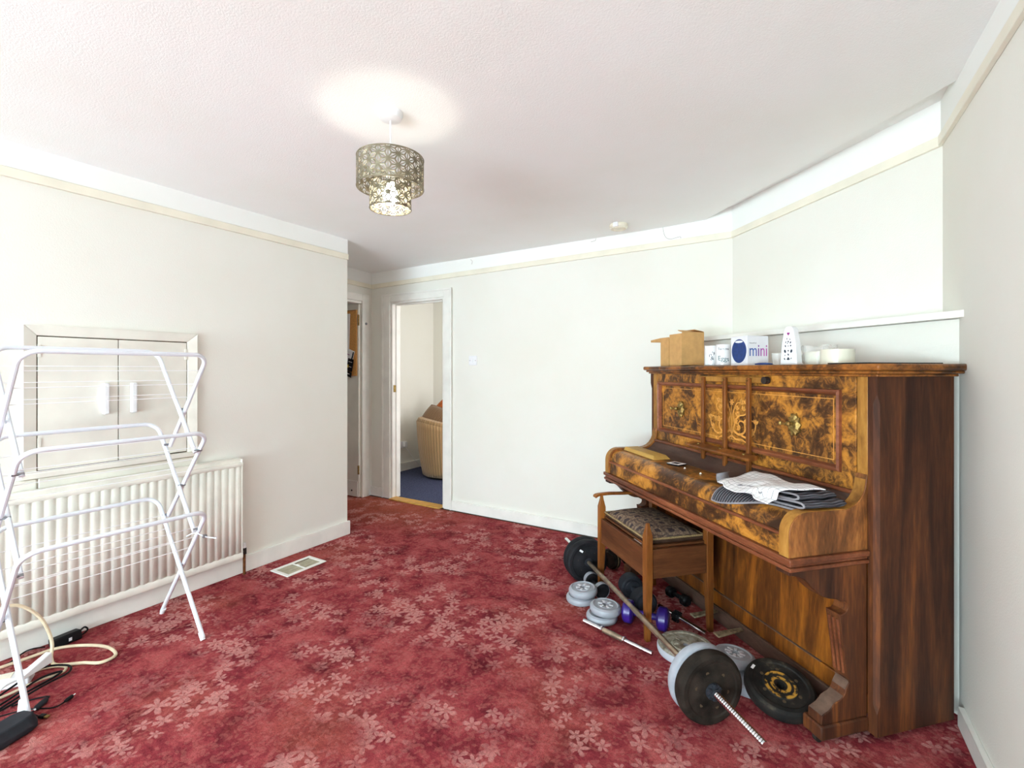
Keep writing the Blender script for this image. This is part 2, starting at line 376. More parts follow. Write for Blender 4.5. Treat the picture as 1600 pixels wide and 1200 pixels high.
def link_mesh(me, name, mat, parent=None, bevel=0, angle=35, solid=0, seg=2, sub=0, loc=None, rot=None):
    if mat: me.materials.append(M[mat] if isinstance(mat, str) else mat)
    me.shade_smooth(); me.set_sharp_from_angle(angle=math.radians(angle))
    o = bpy.data.objects.new(name, me); COL.objects.link(o)
    if parent: o.parent = parent
    if loc: o.location = loc
    if rot: o.rotation_euler = rot
    if solid:
        md = o.modifiers.new('solid', 'SOLIDIFY'); md.thickness = solid; md.offset = 0
    if sub:
        md = o.modifiers.new('sub', 'SUBSURF'); md.levels = md.render_levels = sub
    if bevel:
        md = o.modifiers.new('bevel', 'BEVEL'); md.width = bevel; md.segments = seg; md.limit_method = 'ANGLE'; md.angle_limit = math.radians(40)
    return o
def thing(name, label, cat, loc=(0, 0, 0), rotz=0, group=None):
    o = bpy.data.objects.new(name, None); COL.objects.link(o); o.empty_display_size = .05
    o.location = loc; o.rotation_euler = (0, 0, rotz); tag(o, label, cat, group); return o
def tag(o, label, cat=None, group=None):
    o['label'] = label
    if cat: o['category'] = cat
    if group: o['group'] = group
    return o
def struct(o): o['kind'] = 'structure'; return o
def dup(root, loc=None, rot=None, label=None, group=None):
    r = root.copy(); COL.objects.link(r)
    if loc is not None: r.location = loc
    if rot is not None: r.rotation_euler = rot
    if label: r['label'] = label
    if group: r['group'] = group
    for ch in list(root.children):
        c = ch.copy(); COL.objects.link(c); c.parent = r
        for g in ch.children:
            d = g.copy(); COL.objects.link(d); d.parent = c
    return r
def text_mesh(s, size, extrude=.0004, align='LEFT'):
    cu = bpy.data.curves.new('lettering', 'FONT'); cu.body = s; cu.size = size; cu.extrude = extrude; cu.align_x = align; cu.resolution_u = 4
    ob = bpy.data.objects.new('lettering', cu); COL.objects.link(ob)
    bpy.context.view_layer.update()
    me = bpy.data.meshes.new_from_object(ob.evaluated_get(bpy.context.evaluated_depsgraph_get()))
    bpy.data.objects.remove(ob); bpy.data.curves.remove(cu); return me
def arc(cx, cy, r, a0, a1, n=6):
    return [(cx+r*math.cos(math.radians(a0+(a1-a0)*i/n)), cy+r*math.sin(math.radians(a0+(a1-a0)*i/n))) for i in range(n+1)]
def catmull(P, k=6):
    P = [Vector(p) for p in P]; out = []
    for i in range(len(P)-1):
        a, b, c, d = P[max(i-1, 0)], P[i], P[i+1], P[min(i+2, len(P)-1)]
        for j in range(k):
            t = j/k
            out.append(.5*((2*b)+(c-a)*t+(2*a-5*b+4*c-d)*t*t+(3*b-a-3*c+d)*t**3))
    return out+[P[-1]]
sstep = lambda x: (lambda t: t*t*(3-2*t))(max(0, min(1, x)))

# ------------------------------------------------------------------ the room shell
LX, RX, BY, FY = -3.07, .52, 3.55, -4.3      # left wall, right wall, wall with the doorway, window wall
SX = -3.82                                   # end wall of the little lobby
P0 = (.235, 2.08)                            # near bottom corner of the piano case; s runs to its far end, q to its back
def pw(s, q, z): return (P0[0]-s*C45+q*C45, P0[1]+s*C45+q*C45, z)
def ceilz(x, y):
    z = 2.332
    if x > -.9: z += .062*((x+.9)/1.43)**1.4
    z -= .03*max(0, min(1, (y-2.6)/.95))*max(0, min(1, (-x-.5)/3.3))
    return z
lineB = lambda x: BY+.1 if x < -.56 else BY-1.055*(x+.56)
# floors
f = MB().box(-5.4, .7, FY-.1, BY-.04, -.1, 0).build('floor', 'carpet'); struct(f)
f = MB().box(-5.4, -1.1, BY+.0, 5.4, -.1, -.004).build('floor_next_room', None); f.data.materials.append(M['gap']); struct(f)
k = 0
for i in range(6):
    for j in range(4):
        x0, y0 = -4.4+.5*i, 3.58+.5*j
        o = MB().box(x0+.001, x0+.499, y0+.001, y0+.499, -.003, .002).build('carpet_tile', 'blue_carpet', f)
# ceiling: slightly uneven sheet that stops short of the slanting wall, with the older ceiling just above it
xs = [-4.0+.2*i for i in range(17)]+[-.68, -.56, -.4, -.2, 0, .2, .4, .6]
cb = MB(); NY = 14; vs = []
for x in xs:
    ym = max(lineB(x), 1)
    for j in range(NY+1):
        y = (FY-.1)+(ym-FY+.1)*j/NY; vs.append((x, y, ceilz(x, y)))
    for j in range(NY+1):
        y = (FY-.1)+(ym-FY+.1)*j/NY; vs.append((x, y, ceilz(x, y)+.06))
R_ = 2*(NY+1); fs = []
for i in range(len(xs)-1):
    a, b = i*R_, (i+1)*R_
    for j in range(NY):
        fs.append((a+j, a+j+1, b+j+1, b+j)); fs.append((a+NY+1+j, b+NY+1+j, b+NY+2+j, a+NY+2+j))
    fs.append((a+NY, b+NY, b+R_-1, a+R_-1)); fs.append((a, a+NY+1, b+NY+1, b))
struct(cb.add(vs, fs).build('ceiling', 'ceiling', angle=30))
struct(MB().add([(-1.0, 3.66, 2.385), (.66, 2.0, 2.435), (.66, 3.66, 2.43), (-1.0, 3.66, 2.47), (.66, 2.0, 2.52), (.66, 3.66, 2.5)],
                [(0, 2, 1), (3, 4, 5), (0, 1, 4, 3), (1, 2, 5, 4), (2, 0, 3, 5)]).build('ceiling_recess', 'ceiling'))
struct(MB().box(-5.4, -3.93, 1.9, BY+.05, 2.32, 2.4).build('ceiling_store', 'ceiling'))
struct(MB().box(-5.4, -1.1, BY+.1, 5.4, 2.35, 2.42).build('ceiling_next_room', 'ceiling'))
# walls
TOP = 2.5
struct(MB().box(LX-.1, LX, FY, 2.6, 0, TOP).build('wall_left', 'wall'))
struct(MB().box(SX, LX-.1, 2.5, 2.6, 0, TOP).build('wall_return', 'wall'))
struct(MB().box(RX, RX+.1, FY, 2.75, 0, TOP).build('wall_right', 'wall'))
mb = MB().box(-5.3, -3.545, BY, BY+.1, 0, TOP); mb.box(-2.85, -.25, BY, BY+.1, 0, TOP); mb.box(-3.545, -2.85, BY, BY+.1, 1.99, TOP)
struct(mb.build('wall_back', 'wall'))
mb = MB().box(SX-.1, SX, 2.5, 2.66, 0, TOP); mb.box(SX-.1, SX, 3.43, BY, 0, TOP); mb.box(SX-.1, SX, 2.66, 3.43, 2.0, TOP)
struct(mb.build('wall_lobby', 'wall'))
def diag(q0, q1, z0, z1, name, mat):
    def xy(q, end):
        s_ = q/C45+P0[0]+P0[1]
        return (RX+.02, s_-RX-.02) if end else (s_-BY-.02, BY+.02)
    p = [xy(q0, 0), xy(q0, 1), (RX+.05, max(xy(q1, 1)[1], 0)), xy(q1, 0)]
    p = [xy(q0, 0), xy(q0, 1), xy(q1, 1), xy(q1, 0)]
    return struct(MB().hexa([(a, b, z0) for a, b in p]+[(a, b, z1) for a, b in p]).build(name, mat))
diag(.605, .68, 0, TOP, 'wall_diagonal', 'wall')
diag(.435, .60, 0, 1.492, 'wall_boxing', 'wall')
diag(.392, .606, 1.494, 1.52, 'trim_ledge', 'gloss')
mb = MB().box(LX-.1, -2.95, FY-.1, FY, 0, TOP); mb.box(.35, RX+.1, FY-.1, FY, 0, TOP); mb.box(-2.95, .35, FY-.1, FY, 0, .15); mb.box(-2.95, .35, FY-.1, FY, 2.25, TOP)
struct(mb.build('wall_front', 'wall'))
fr = MB()
for x in (-2.95, -1.87, -.79, .29): fr.box(x, x+.06, FY-.08, FY-.02, .15, 2.25)
fr.box(-2.95, .35, FY-.08, FY-.02, .15, .21); fr.box(-2.95, .35, FY-.08, FY-.02, 2.19, 2.25)
wn = struct(fr.build('window_1', 'white_plastic'))
for x in (-2.89, -1.81, -.73): MB().box(x, x+1.02, FY-.055, FY-.05, .21, 2.19).build('pane', 'glass', wn)
# neighbouring rooms
struct(MB().box(-4.48, -4.38, BY+.1, 5.3, 0, 2.4).build('wall_next_left', 'wall'))
struct(MB().box(-4.48, -1.1, 5.2, 5.3, 0, 2.4).build('wall_next_back', 'wall'))
struct(MB().box(-1.2, -1.1, BY+.1, 5.2, 0, 2.4).build('wall_next_right', 'wall'))
struct(MB().box(-5.4, -5.3, 1.9, BY, 0, 2.4).build('wall_store_left', 'wall'))
struct(MB().box(-5.3, SX-.1, 1.9, 2.0, 0, 2.4).build('wall_store_front', 'wall'))
struct(MB().box(-4.38, -4.362, BY+.1, 5.2, .002, .1).build('baseboard_next_left', 'gloss'))
# frieze strips, picture rails and skirting boards
def strip(name, mat, p0, p1, n, b0, t0, b1, t1, th, back=.0):
    (x0, y0), (x1, y1) = p0, p1; nx, ny = n
    P = lambda x, y, d, z: (x+nx*d, y+ny*d, z)
    return struct(MB().hexa([P(x0, y0, -back, b0), P(x1, y1, -back, b1), P(x1, y1, th, b1), P(x0, y0, th, b0),
                             P(x0, y0, -back, t0), P(x1, y1, -back, t1), P(x1, y1, th, t1), P(x0, y0, th, t0)]).build(name, mat, bevel=.002))
def rails(i, p0, p1, n, c0, c1, up=.06, fr_=.115):
    strip('trim_%d' % i, 'frieze', p0, p1, n, c0-fr_, c0+up, c1-fr_, c1+up, .007)
    strip('trim_%d' % (i+1), 'rail', p0, p1, n, c0-fr_-.046, c0-fr_-.002, c1-fr_-.046, c1-fr_-.002, .016)
rails(1, (LX, FY), (LX, 2.6), (1, 0), 2.332, 2.332)
rails(3, (SX, BY), (-.37, BY), (0, -1), 2.302, 2.352)
dc = (-C45, -C45)
q6 = lambda s: pw(s, .605, 0)[:2]
rails(5, (-.3795, BY), (RX, 2.6505), dc, 2.352, 2.398)
rails(7, (RX, 2.66), (RX, FY), (-1, 0), 2.400, 2.400)
rails(9, (SX, 2.6), (SX, BY), (1, 0), 2.33, 2.302)
strip('baseboard_left', 'gloss', (LX, FY), (LX, 2.614), (1, 0), .001, .105, .001, .105, .018)
strip('baseboard_back', 'gloss', (-2.765, BY), (-.62, BY), (0, -1), .001, .09, .001, .09, .018)
strip('baseboard_lobby', 'gloss', (-3.82, BY), (-3.64, BY), (0, -1), .001, .09, .001, .09, .016)
strip('baseboard_right', 'gloss', (RX, 2.34), (RX, FY), (-1, 0), .001, .072, .001, .072, .02)
tr3 = [o for o in bpy.data.objects if o.name == 'trim_3'][0]
for P_ in ([(-.839, 3.542, 2.338), (-.838, 3.542, 2.309), (-.821, 3.542, 2.258), (-.785, 3.542, 2.239), (-.723, 3.542, 2.247), (-.715, 3.542, 2.234)], [(-1.394, 3.542, 2.302), (-1.357, 3.542, 2.307), (-1.352, 3.542, 2.325)], [(-2.55, 3.542, 2.30), (-2.529, 3.542, 2.283), (-2.536, 3.542, 2.255)]):
    MB().tube(catmull(P_, 4), .0009, 5).build('crack', 'dust', tr3)
# door linings and casings
def casing(i, mk):
    return struct(mk.build('trim_%d' % i, 'gloss', bevel=.004))
mb = MB()
mb.box(-3.64, -3.545, BY-.02, BY, .001, 2.055); mb.box(-2.85, -2.765, BY-.02, BY, .001, 2.055); mb.box(-3.545, -2.85, BY-.02, BY, 1.985, 2.055)
casing(11, mb)
mb = MB()
mb.box(-3.655, -3.63, BY-.028, BY-.02, .001, 2.066); mb.box(-2.775, -2.755, BY-.028, BY-.02, .001, 2.066); mb.box(-3.63, -2.775, BY-.028, BY-.02, 2.045, 2.066)
casing(12, mb)
mb = MB()
mb.box(-3.545, -3.52, BY-.005, BY+.11, .001, 1.99); mb.box(-2.875, -2.85, BY-.005, BY+.11, .001, 1.99); mb.box(-3.52, -2.875, BY-.005, BY+.11, 1.965, 1.99)
mb.box(-3.52, -3.508, BY+.04, BY+.075, .001, 1.965); mb.box(-3.508, -2.875, BY+.04, BY+.075, 1.953, 1.965)
casing(13, mb)
mb = MB()
mb.box(SX, SX+.02, 3.41, 3.50, .001, 2.07); mb.box(SX, SX+.02, 2.6, 3.41, 2.0, 2.07); mb.box(SX, SX+.02, 2.61, 2.68, .001, 2.0)
casing(14, mb)
mb = MB()
mb.box(SX-.1, SX+.005, 3.422, 3.43, .001, 2.0); mb.box(SX-.1, SX+.005, 2.66, 3.422, 1.975, 2.0); mb.box(SX-.1, SX+.005, 2.66, 2.68, .001, 1.975)
casing(15, mb)
struct(MB().box(-3.52, -2.875, BY-.06, BY+.05, .001, .014).build('trim_16', 'threshold', bevel=.004))
o = MB().lathe([(0, 0), (.013, 0), (.013, .006), (0, .006)], 16).build('catch', 'grey_metal'); o.rotation_euler = (0, PI/2, 0); o.location = (SX+.02, 3.455, 1.773)
tag(o, 'small round grey metal catch on the lobby door casing', 'catch')
o = MB().box(-.002, .004, -.015, .015, -.035, .035).build('strike_plate', 'brass'); o.location = (-3.518, BY+.025, 1.11)
tag(o, 'brass strike plate let into the lining of the open doorway', 'strike plate')
# open lobby door with kick board
dr = struct(MB().box(-4.58, -3.828, 3.385, 3.42, .01, 1.97).build('door_1', 'cup'))
MB().box(-4.58, -3.84, 3.377, 3.3855, .012, .17).build('kick_board', 'gloss', dr, bevel=.002)
MB().box(-3.838, -3.823, 3.379, 3.39, .24, .33).build('hinge', 'brass', dr)
MB().box(-3.838, -3.823, 3.379, 3.39, 1.75, 1.86).build('hinge', 'brass', dr)
MB().tube([(-3.92, 3.377, .07), (-3.92, 3.373, .07)], .009, 10).build('screw', 'iron', dr)

# ------------------------------------------------------------------ built-in wall cupboard
cp = thing('wall_cupboard', 'cream painted double door cupboard set into the wall above the radiator', 'cupboard', (LX, 1.11, .79))
def cbx(x0, x1, y0, y1, z0, z1, name, mat='cup', par=None, bv=.004):
    return MB().box(x0-LX, x1-LX, y0-1.11, y1-1.11, z0-.79, z1-.79).build(name, mat, par or cp, bevel=bv)
# mitred architrave profile, thicker at the outside
def arch(y0, y1, z0, z1, wd):
    mb = MB()
    def seg(a, b, c, d): # outer a->b , inner d<-c in (y,z)
        f3 = lambda p, x: (x, p[0]-1.11, p[1]-.79)
        mb.add([f3(a, 0), f3(b, 0), f3(c, 0), f3(d, 0), f3(a, .026), f3(b, .026), f3(c, .012), f3(d, .012)],
               [(3, 2, 1, 0), (4, 5, 6, 7), (0, 1, 5, 4), (1, 2, 6, 5), (2, 3, 7, 6), (3, 0, 4, 7)])
    i0, i1, j1 = y0+wd, y1-wd, z1-wd
    return mb, seg, (i0, i1, j1)
mb, seg, (i0, i1, j1) = arch(.74, 1.485, .82, 1.512, .05)
seg((.74, .82), (.74, 1.512), (i0, j1), (i0, .82)); seg((.74, 1.512), (1.485, 1.512), (i1, j1), (i0, j1)); seg((1.485, 1.512), (1.485, .82), (i1, .82), (i1, j1))
mb.build('architrave', 'cup', cp, bevel=.003)
cbx(LX, LX+.034, .73, 1.495, .795, .822, 'sill')
cbx(LX, LX+.003, .79, 1.435, .822, 1.462, 'door_recess', 'gap', bv=0)
for a, b, hy in ((.794, 1.103, 1.046), (1.107, 1.431, 1.166)):
    d = cbx(LX+.003, LX+.011, a, b, .828, 1.457, 'door', 'cup', bv=.002)
    h = MB().box(.011, .04, -.013, .013, -.08, .08); h.m = None
    h = h.build('handle', 'white_plastic', d, bevel=.006); h.location = (0, hy-1.11, 1.153-.79)
    ey = a+.004 if hy < 1.1 else b-.004
    for hz in (1.39, .95):
        h2 = MB().box(.009, .016, -.006, .006, -.03, .03).build('hinge', 'cup', d, bevel=.001); h2.location = (0, ey-1.11, hz-.79)
cbx(LX+.0, LX+.012, .60, .79, .74, .79, 'apron', 'cup'); cbx(LX, LX+.012, .796, 1.49, .74, .79, 'apron', 'cup')

# ------------------------------------------------------------------ radiator
rd = thing('radiator', 'long cream ribbed panel radiator low on the wall under the cupboard', 'radiator', (-3.0, 1.0, 0))
Y0, Y1 = -.75, .72
pr = []
nr = 35; wv = (Y1-Y0)/nr
for i in range(nr):
    y = Y0+i*wv
    pr += [(y, .0055), (y+.10*wv, .0055), (y+.24*wv, .001), (y+.5*wv, -.001), (y+.86*wv, .001)]
pr += [(Y1, .0055)]
mb = MB()
mb.grid(lambda u, v: (0, 0, 0), 1, 1); mb = MB()
vs = [(-p[1], p[0], .15) for p in pr]+[(-p[1], p[0], .70) for p in pr]; n = len(pr)
mb.add(vs, [(i, i+1, n+i+1, n+i) for i in range(n-1)])
mb.build('panel', 'radiator', rd, solid=.004, angle=20)
def roll(z0, z1, nm):
    poly = [(-.012, z0), (.002, z0), (.006, z0+.01), (.006, z1-.01), (.002, z1), (-.012, z1)]
    MB().prism(poly, lambda p, y: (p[0], y, p[1]), Y0, Y1+.006).build(nm, 'radiator', rd, bevel=.002)
roll(.115, .155, 'bottom_seam'); roll(.695, .722, 'top_seam')
MB().box(-.055, -.01, Y0, Y1+.006, .70, .745).build('top_grille', 'radiator', rd, bevel=.006)
MB().box(-.055, -.043, Y0, Y1, .13, .70).build('back_panel', 'radiator', rd)
MB().box(-.05, .002, Y1-.002, Y1+.008, .12, .74).build('end_panel', 'radiator', rd, bevel=.004)
MB().tube([(-.025, Y1+.005, .15), (-.025, Y1+.035, .15)], .008, 10).build('tail_pipe', 'grey_metal', rd)
v_ = MB().tube([(-.025, Y1+.03, .13), (-.025, Y1+.03, .17)], .013, 12).build('valve', 'iron', rd)
MB().tube([(-.025, Y1+.03, .17), (-.025, Y1+.03, .2)], [.012, .010], 12).build('valve_cap', 'white_plastic', v_)
MB().tube([(-.025, Y1+.03, .001), (-.025, Y1+.03, .13)], .0085, 10).build('feed_pipe', 'copper', rd)

# ------------------------------------------------------------------ clothes airer
ar = thing('clothes_airer', 'tall white three tier folding clothes airer standing before the radiator', 'airer', (-2.69, .93, 0))
def AX(x, y, z): return (x+2.69, y-.93, z)
def uframe(xt, zt, xb, zb, ya, yb, r=.06):
    d = Vector((xb-xt, 0, zb-zt)).normalized()
    pts = [AX(xb, ya, zb)]
    for i in range(7):
        a = PI/2*i/6
        cy, off = r*(1-math.sin(a)), r*(1-math.cos(a))
        p = Vector((xt, ya+r-r*math.cos(a), zt))+d*(r-r*math.sin(a)); pts.append(AX(*p))
    for i in range(7):
        a = PI/2*(1-i/6)
        p = Vector((xt, yb-r+r*math.cos(a), zt))+d*(r-r*math.sin(a)); pts.append(AX(*p))
    pts.append(AX(xb, yb, zb)); return pts
FX, BX = -2.46, -2.92
UF = [(FX, 1.372, -2.83, .90, 0), (BX, 1.397, -2.53, .896, 1), (BX, 1.016, -2.54, .508, 1), (FX, .997, -2.853, .53, 0), (BX, .625, FX, .012, 1), (FX, .617, BX, .012, 0)]
YL, YR = .59, 1.245
for xt, zt, xb, zb, ins in UF:
    a, b = YL+.022*ins, YR-.022*ins
    o = MB().tube(uframe(xt, zt, xb, zb, a, b), .0098, 10).build('frame', 'tube', ar)
    for fy in (a, b):
        if zb < .1:
            MB().tube([AX(xb, fy, .0), AX(xb+(xt-xb)*.05, fy, .0+zt*.05)], .0112, 10).build('foot', 'white_plastic', o)
    for fr_ in ((.16, .3, .44) if zt > .7 else (.14, .24, .34)):
        x, z = xt+(xb-xt)*fr_, zt+(zb-zt)*fr_
        MB().tube([AX(x, a, z), AX(x, b, z)], .0017, 6).build('wire', 'wire', ar)
for x, z in ((-2.83, .91), (-2.53, .905), (-2.853, .54), (-2.54, .518), (-2.695, 1.10), (-2.69, .715), (-2.69, .31)):
    for y in (YL+.011, YR-.011):
        MB().tube([AX(x, y-.018, z), AX(x, y+.018, z)], .006, 8).build('pivot', 'grey_metal', ar)

tie = MB().tube(catmull([AX(-2.62, 1.225, .47), AX(-2.56, 1.235, .495), AX(-2.50, 1.245, .487), AX(-2.485, 1.262, .478), AX(-2.46, 1.285, .472)], 5), [.003]*20+[.006], 6).build('tie', 'tube', ar)
MB().box(-.008, .008, -.008, .008, -.007, .007).build('pivot', 'grey_metal', ar, loc=tuple(AX(-2.50, 1.25, .485)))
# ------------------------------------------------------------------ floor vent
vt = thing('floor_vent', 'white metal floor vent set in the carpet near the wall end', 'vent', (-2.835, 2.005, 0))
mb = MB()
L_, W_, b_ = .145, .09, .025
mb.box(-W_, W_, -L_, -L_+b_, .001, .007); mb.box(-W_, W_, L_-b_, L_, .001, .007); mb.box(-W_, -W_+b_, -L_+b_, L_-b_, .001, .007); mb.box(W_-b_, W_, -L_+b_, L_-b_, .001, .007)
mb.box(-W_+b_, W_-b_, -.005, .005, .001, .007)
mb.build('frame', 'gloss', vt, bevel=.002)
MB().box(-W_+b_, W_-b_, -L_+b_, L_-b_, .0003, .001).build('dark_duct', 'gap', vt)
for i, (x0, x1) in enumerate(((-.062, -.012), (-.008, .030), (.034, .062))):
    for a, b in ((-L_+b_+.002, -.007), (.007, L_-b_-.002)):
        dx = .01 if a > 0 else -.004
        MB().box(max(x0+dx, -.063), min(x1+dx, .063), a, b, .001, .003).build('louvre', 'louvre_metal', vt)
MB().box(-.02, .006, -.004, .004, .007, .012).build('lever', 'gloss', vt)

# ------------------------------------------------------------------ pendant lamp
LC = (-1.405, 1.405)
pl = thing('pendant_lamp', 'two tier pierced metal drum pendant lamp hanging lit from the ceiling', 'lamp', (LC[0], LC[1], ceilz(*LC)))
zc = ceilz(*LC)
MB().lathe([(0, 0), (.05, 0), (.05, -.008), (.043, -.026), (.02, -.032), (0, -.033)], 28).build('ceiling_rose', 'white_plastic', pl)
MB().tube([(0, 0, -.03), (0, 0, -.235)], .003, 8).build('flex', 'white_plastic', pl)
MB().lathe([(0, -.23), (.016, -.235), (.018, -.27), (.016, -.285), (0, -.285)], 16).build('lamp_holder', 'white_plastic', pl)
bu = MB().lathe([(0, -.285), (.013, -.285), (.016, -.3), (.026, -.318), (.03, -.335), (.026, -.352), (.014, -.364), (0, -.367)], 20).build('bulb', 'bulb', pl)
def pierced(r, z0, z1, ncol, side):
    """drum cut through in a six-pointed star lattice: every small triangle gets a hole, its rim stays"""
    mb = MB(); H = (z1-z0)/side; ni = int(H)+2
    cl = lambda p: (p[0], max(0, min(H, p[1])))
    def put(a, b): th = 2*PI*a/ncol; return (r*math.cos(th), r*math.sin(th), z0+b*side)
    ar2 = lambda A, B, C: abs((B[0]-A[0])*(C[1]-A[1])-(C[0]-A[0])*(B[1]-A[1]))
    def tri(A, B, C):
        A, B, C = cl(A), cl(B), cl(C)
        if ar2(A, B, C) < 1e-4: return
        G = tuple((A[k]+B[k]+C[k])/3 for k in (0, 1))
        for p, q_ in ((A, B), (B, C), (C, A)):
            T = (p, q_, G); c = tuple(sum(t[k] for t in T)/3 for k in (0, 1)); kf = .62
            I = [(c[0]+(t[0]-c[0])*kf, c[1]+(t[1]-c[1])*kf) for t in T]
            mb.add([put(a, b) for a, b in list(T)+I], [(0, 1, 4, 3), (1, 2, 5, 4), (2, 0, 3, 5)])
    for j in range(ncol):
        ol, orr = (0, .5) if j % 2 == 0 else (.5, 0)
        for i in range(-1, ni):
            l0, l1 = (j, i+ol), (j, i+1+ol); r0, r1 = (j+1, i+orr), (j+1, i+1+orr)
            if j % 2 == 0: tri(l0, l1, r0); tri(l1, r1, r0)
            else: tri(l0, r1, r0); tri(l0, l1, r1)
    return mb
def drum(name, r, z0, z1, nc, nr_):
    o = pierced(r, z0, z1, nc, nr_).build(name, 'shade', pl, fix=False, solid=.0016, merge=.0004)
    for z in (z0, z1):
        MB().tube([(r*math.cos(2*PI*i/48), r*math.sin(2*PI*i/48), z) for i in range(48)], .0022, 6, closed=True).build('rim', 'shade', o)
    return o
Zb = lambda z: z-zc
up_ = drum('outer_shade', .131, Zb(2.028), Zb(2.146), 22, .044)
lo_ = drum('inner_shade', .081, Zb(1.945), Zb(2.05), 14, .042)
for i in range(3):
    a = 2*PI*i/3+.4
    MB().tube([(.017*math.cos(a), .017*math.sin(a), -.25), (.131*math.cos(a), .131*math.sin(a), Zb(2.146))], .0018, 6).build('support_arm', 'shade', pl)
    a += .8
    MB().tube([(.081*math.cos(a), .081*math.sin(a), Zb(2.05)), (.131*math.cos(a), .131*math.sin(a), Zb(2.06))], .0015, 6).build('link_arm', 'shade', pl)
d = bpy.data.lights.new('bulb_light', 'POINT'); d.energy = 2.6; d.color = (1, .9, .74); d.shadow_soft_size = .03
lo = bpy.data.objects.new('bulb_light', d); lo.location = (LC[0], LC[1], zc-.336); COL.objects.link(lo)
bu.visible_shadow = True

# ------------------------------------------------------------------ smoke alarm, light switch
sx_, sy_ = -1.09, 3.30
sm = thing('smoke_alarm', 'round ivory smoke alarm on the ceiling close to the back wall', 'smoke alarm', (sx_, sy_, ceilz(sx_, sy_)))
MB().lathe([(0, 0), (.06, 0), (.064, -.006), (.064, -.02), (.054, -.034), (0, -.036)], 32).build('body', 'ivory_plastic', sm)
MB().lathe([(.028, -.035), (.044, -.0345), (.046, -.037), (.028, -.038)], 28, close=True).build('vent_ring', 'ivory_plastic', sm)
MB().box(-.018, .018, -.072, -.052, -.03, .0).build('battery_drawer', 'white_plastic', sm, bevel=.003)
sw = thing('light_switch', 'white plastic light switch plate on the wall beside the doorway', 'switch', (-2.525, BY, 1.385))
MB().box(-.043, .043, -.009, 0, -.043, .043).build('plate', 'white_plastic', sw, bevel=.004)
MB().box(-.008, .008, -.014, -.008, -.014, .014).build('rocker', 'white_plastic', sw, bevel=.002)
for x in (-.03, .03): MB().tube([(x, -.0095, 0), (x, -.008, 0)], .004, 10).build('screw', 'grey_metal', sw)

# ------------------------------------------------------------------ cork board on the lobby door
ck = thing('cork_board', 'orange cork notice board hung on the open lobby door', 'notice board', (-4.165, 3.385, 1.6))
MB().box(-.3, .315, -.012, 0, -.36, .305).build('cork_panel', 'cork', ck)
MB().box(-.3, .318, -.016, .0, .3, .31).build('rail', 'veneer_gold', ck)
def sheet(nm, x, z, w_, h_, rot, mat, lab, y=-.0145, cat='paper', marks=()):
    o = thing(nm, lab, cat, (-4.165+x, 3.385+y, 1.6+z)); o.rotation_euler = (0, rot, 0)
    MB().grid(lambda u, v: ((u-.5)*w_, -.004*math.sin(PI*u)-.002*v, (v-.5)*h_), 6, 6).build('page', mat, o, solid=.0006)
    for (a, b, c, d_, m_) in marks: MB().box(a, b, -.0075, -.0055, c, d_).build('print', m_, o)
    return o
sheet('notice', .115, .03, .21, .50, .05, 'paper', 'long white printed list pinned to the upper cork board', marks=[(-.09, .06, z, z+.006, 'ink') for z in (.18, .12, .08, -.02, -.09, -.15)])
sheet('leaflet', .2, -.16, .17, .16, .35, 'paper', 'tilted white leaflet with dark folded edge on the cork board', y=-.022, marks=[(.066, .082, -.075, .07, 'charcoal'), (-.05, .03, .02, .026, 'magenta')])
sheet('flyer', .245, -.25, .085, .13, .22, 'black', 'black takeaway style flyer with yellow spot on cork board', y=-.03, marks=[(-.03, -.012, -.03, 0, 'yellow'), (-.02, .03, .03, .035, 'paper'), (-.005, .03, -.02, -.015, 'paper')])
sheet('card', .14, -.22, .10, .07, .4, 'paper', 'small white card overlapping the flyers on the cork board', y=-.031)
sheet('flyer', .195, -.335, .13, .055, .3, 'black', 'lowest dark flyer at the bottom edge of the cork board', y=-.024, marks=[(-.04, .04, .0, .006, 'paper')])

# ------------------------------------------------------------------ armchair, cushions, socket in the next room
ac = thing('tub_armchair', 'beige corduroy tub armchair on blue carpet seen through the doorway', 'armchair', (-3.70, 4.74, 0))
def tub(u, v):
    a = 2*PI*u; hi = .555+.095*math.cos(a+2.2)
    r = .345+.075*v+.015*math.sin(PI*v)
    return (r*math.cos(a), r*math.sin(a), .03+hi*v)
MB().grid(tub, 48, 10).build('outer_shell', 'corduroy', ac, solid=.02)
def tubin(u, v):
    a = 2*PI*u; hi = .555+.095*math.cos(a+2.2)
    k = sstep(v/.3) if v < .3 else 1
    r0 = .42
    if v < .3:
        th = PI*v/.3
        return ((r0-.05+.05*math.cos(th))*math.cos(a), (r0-.05+.05*math.cos(th))*math.sin(a), .03+hi+.045*math.sin(th))
    t_ = (v-.3)/.7
    return ((.32-.02*t_)*math.cos(a), (.32-.02*t_)*math.sin(a), .03+hi*(1-t_)+.3*t_)
MB().grid(tubin, 48, 12).build('inner_shell', 'corduroy', ac, solid=.01)
MB().lathe([(0, .25), (.28, .26), (.3, .3), (.28, .36), (.2, .39), (0, .40)], 32).build('seat_cushion', 'corduroy', ac)
MB().lathe([(0, .0), (.32, 0), (.335, .03), (0, .03)], 32).build('base', 'iron', ac)
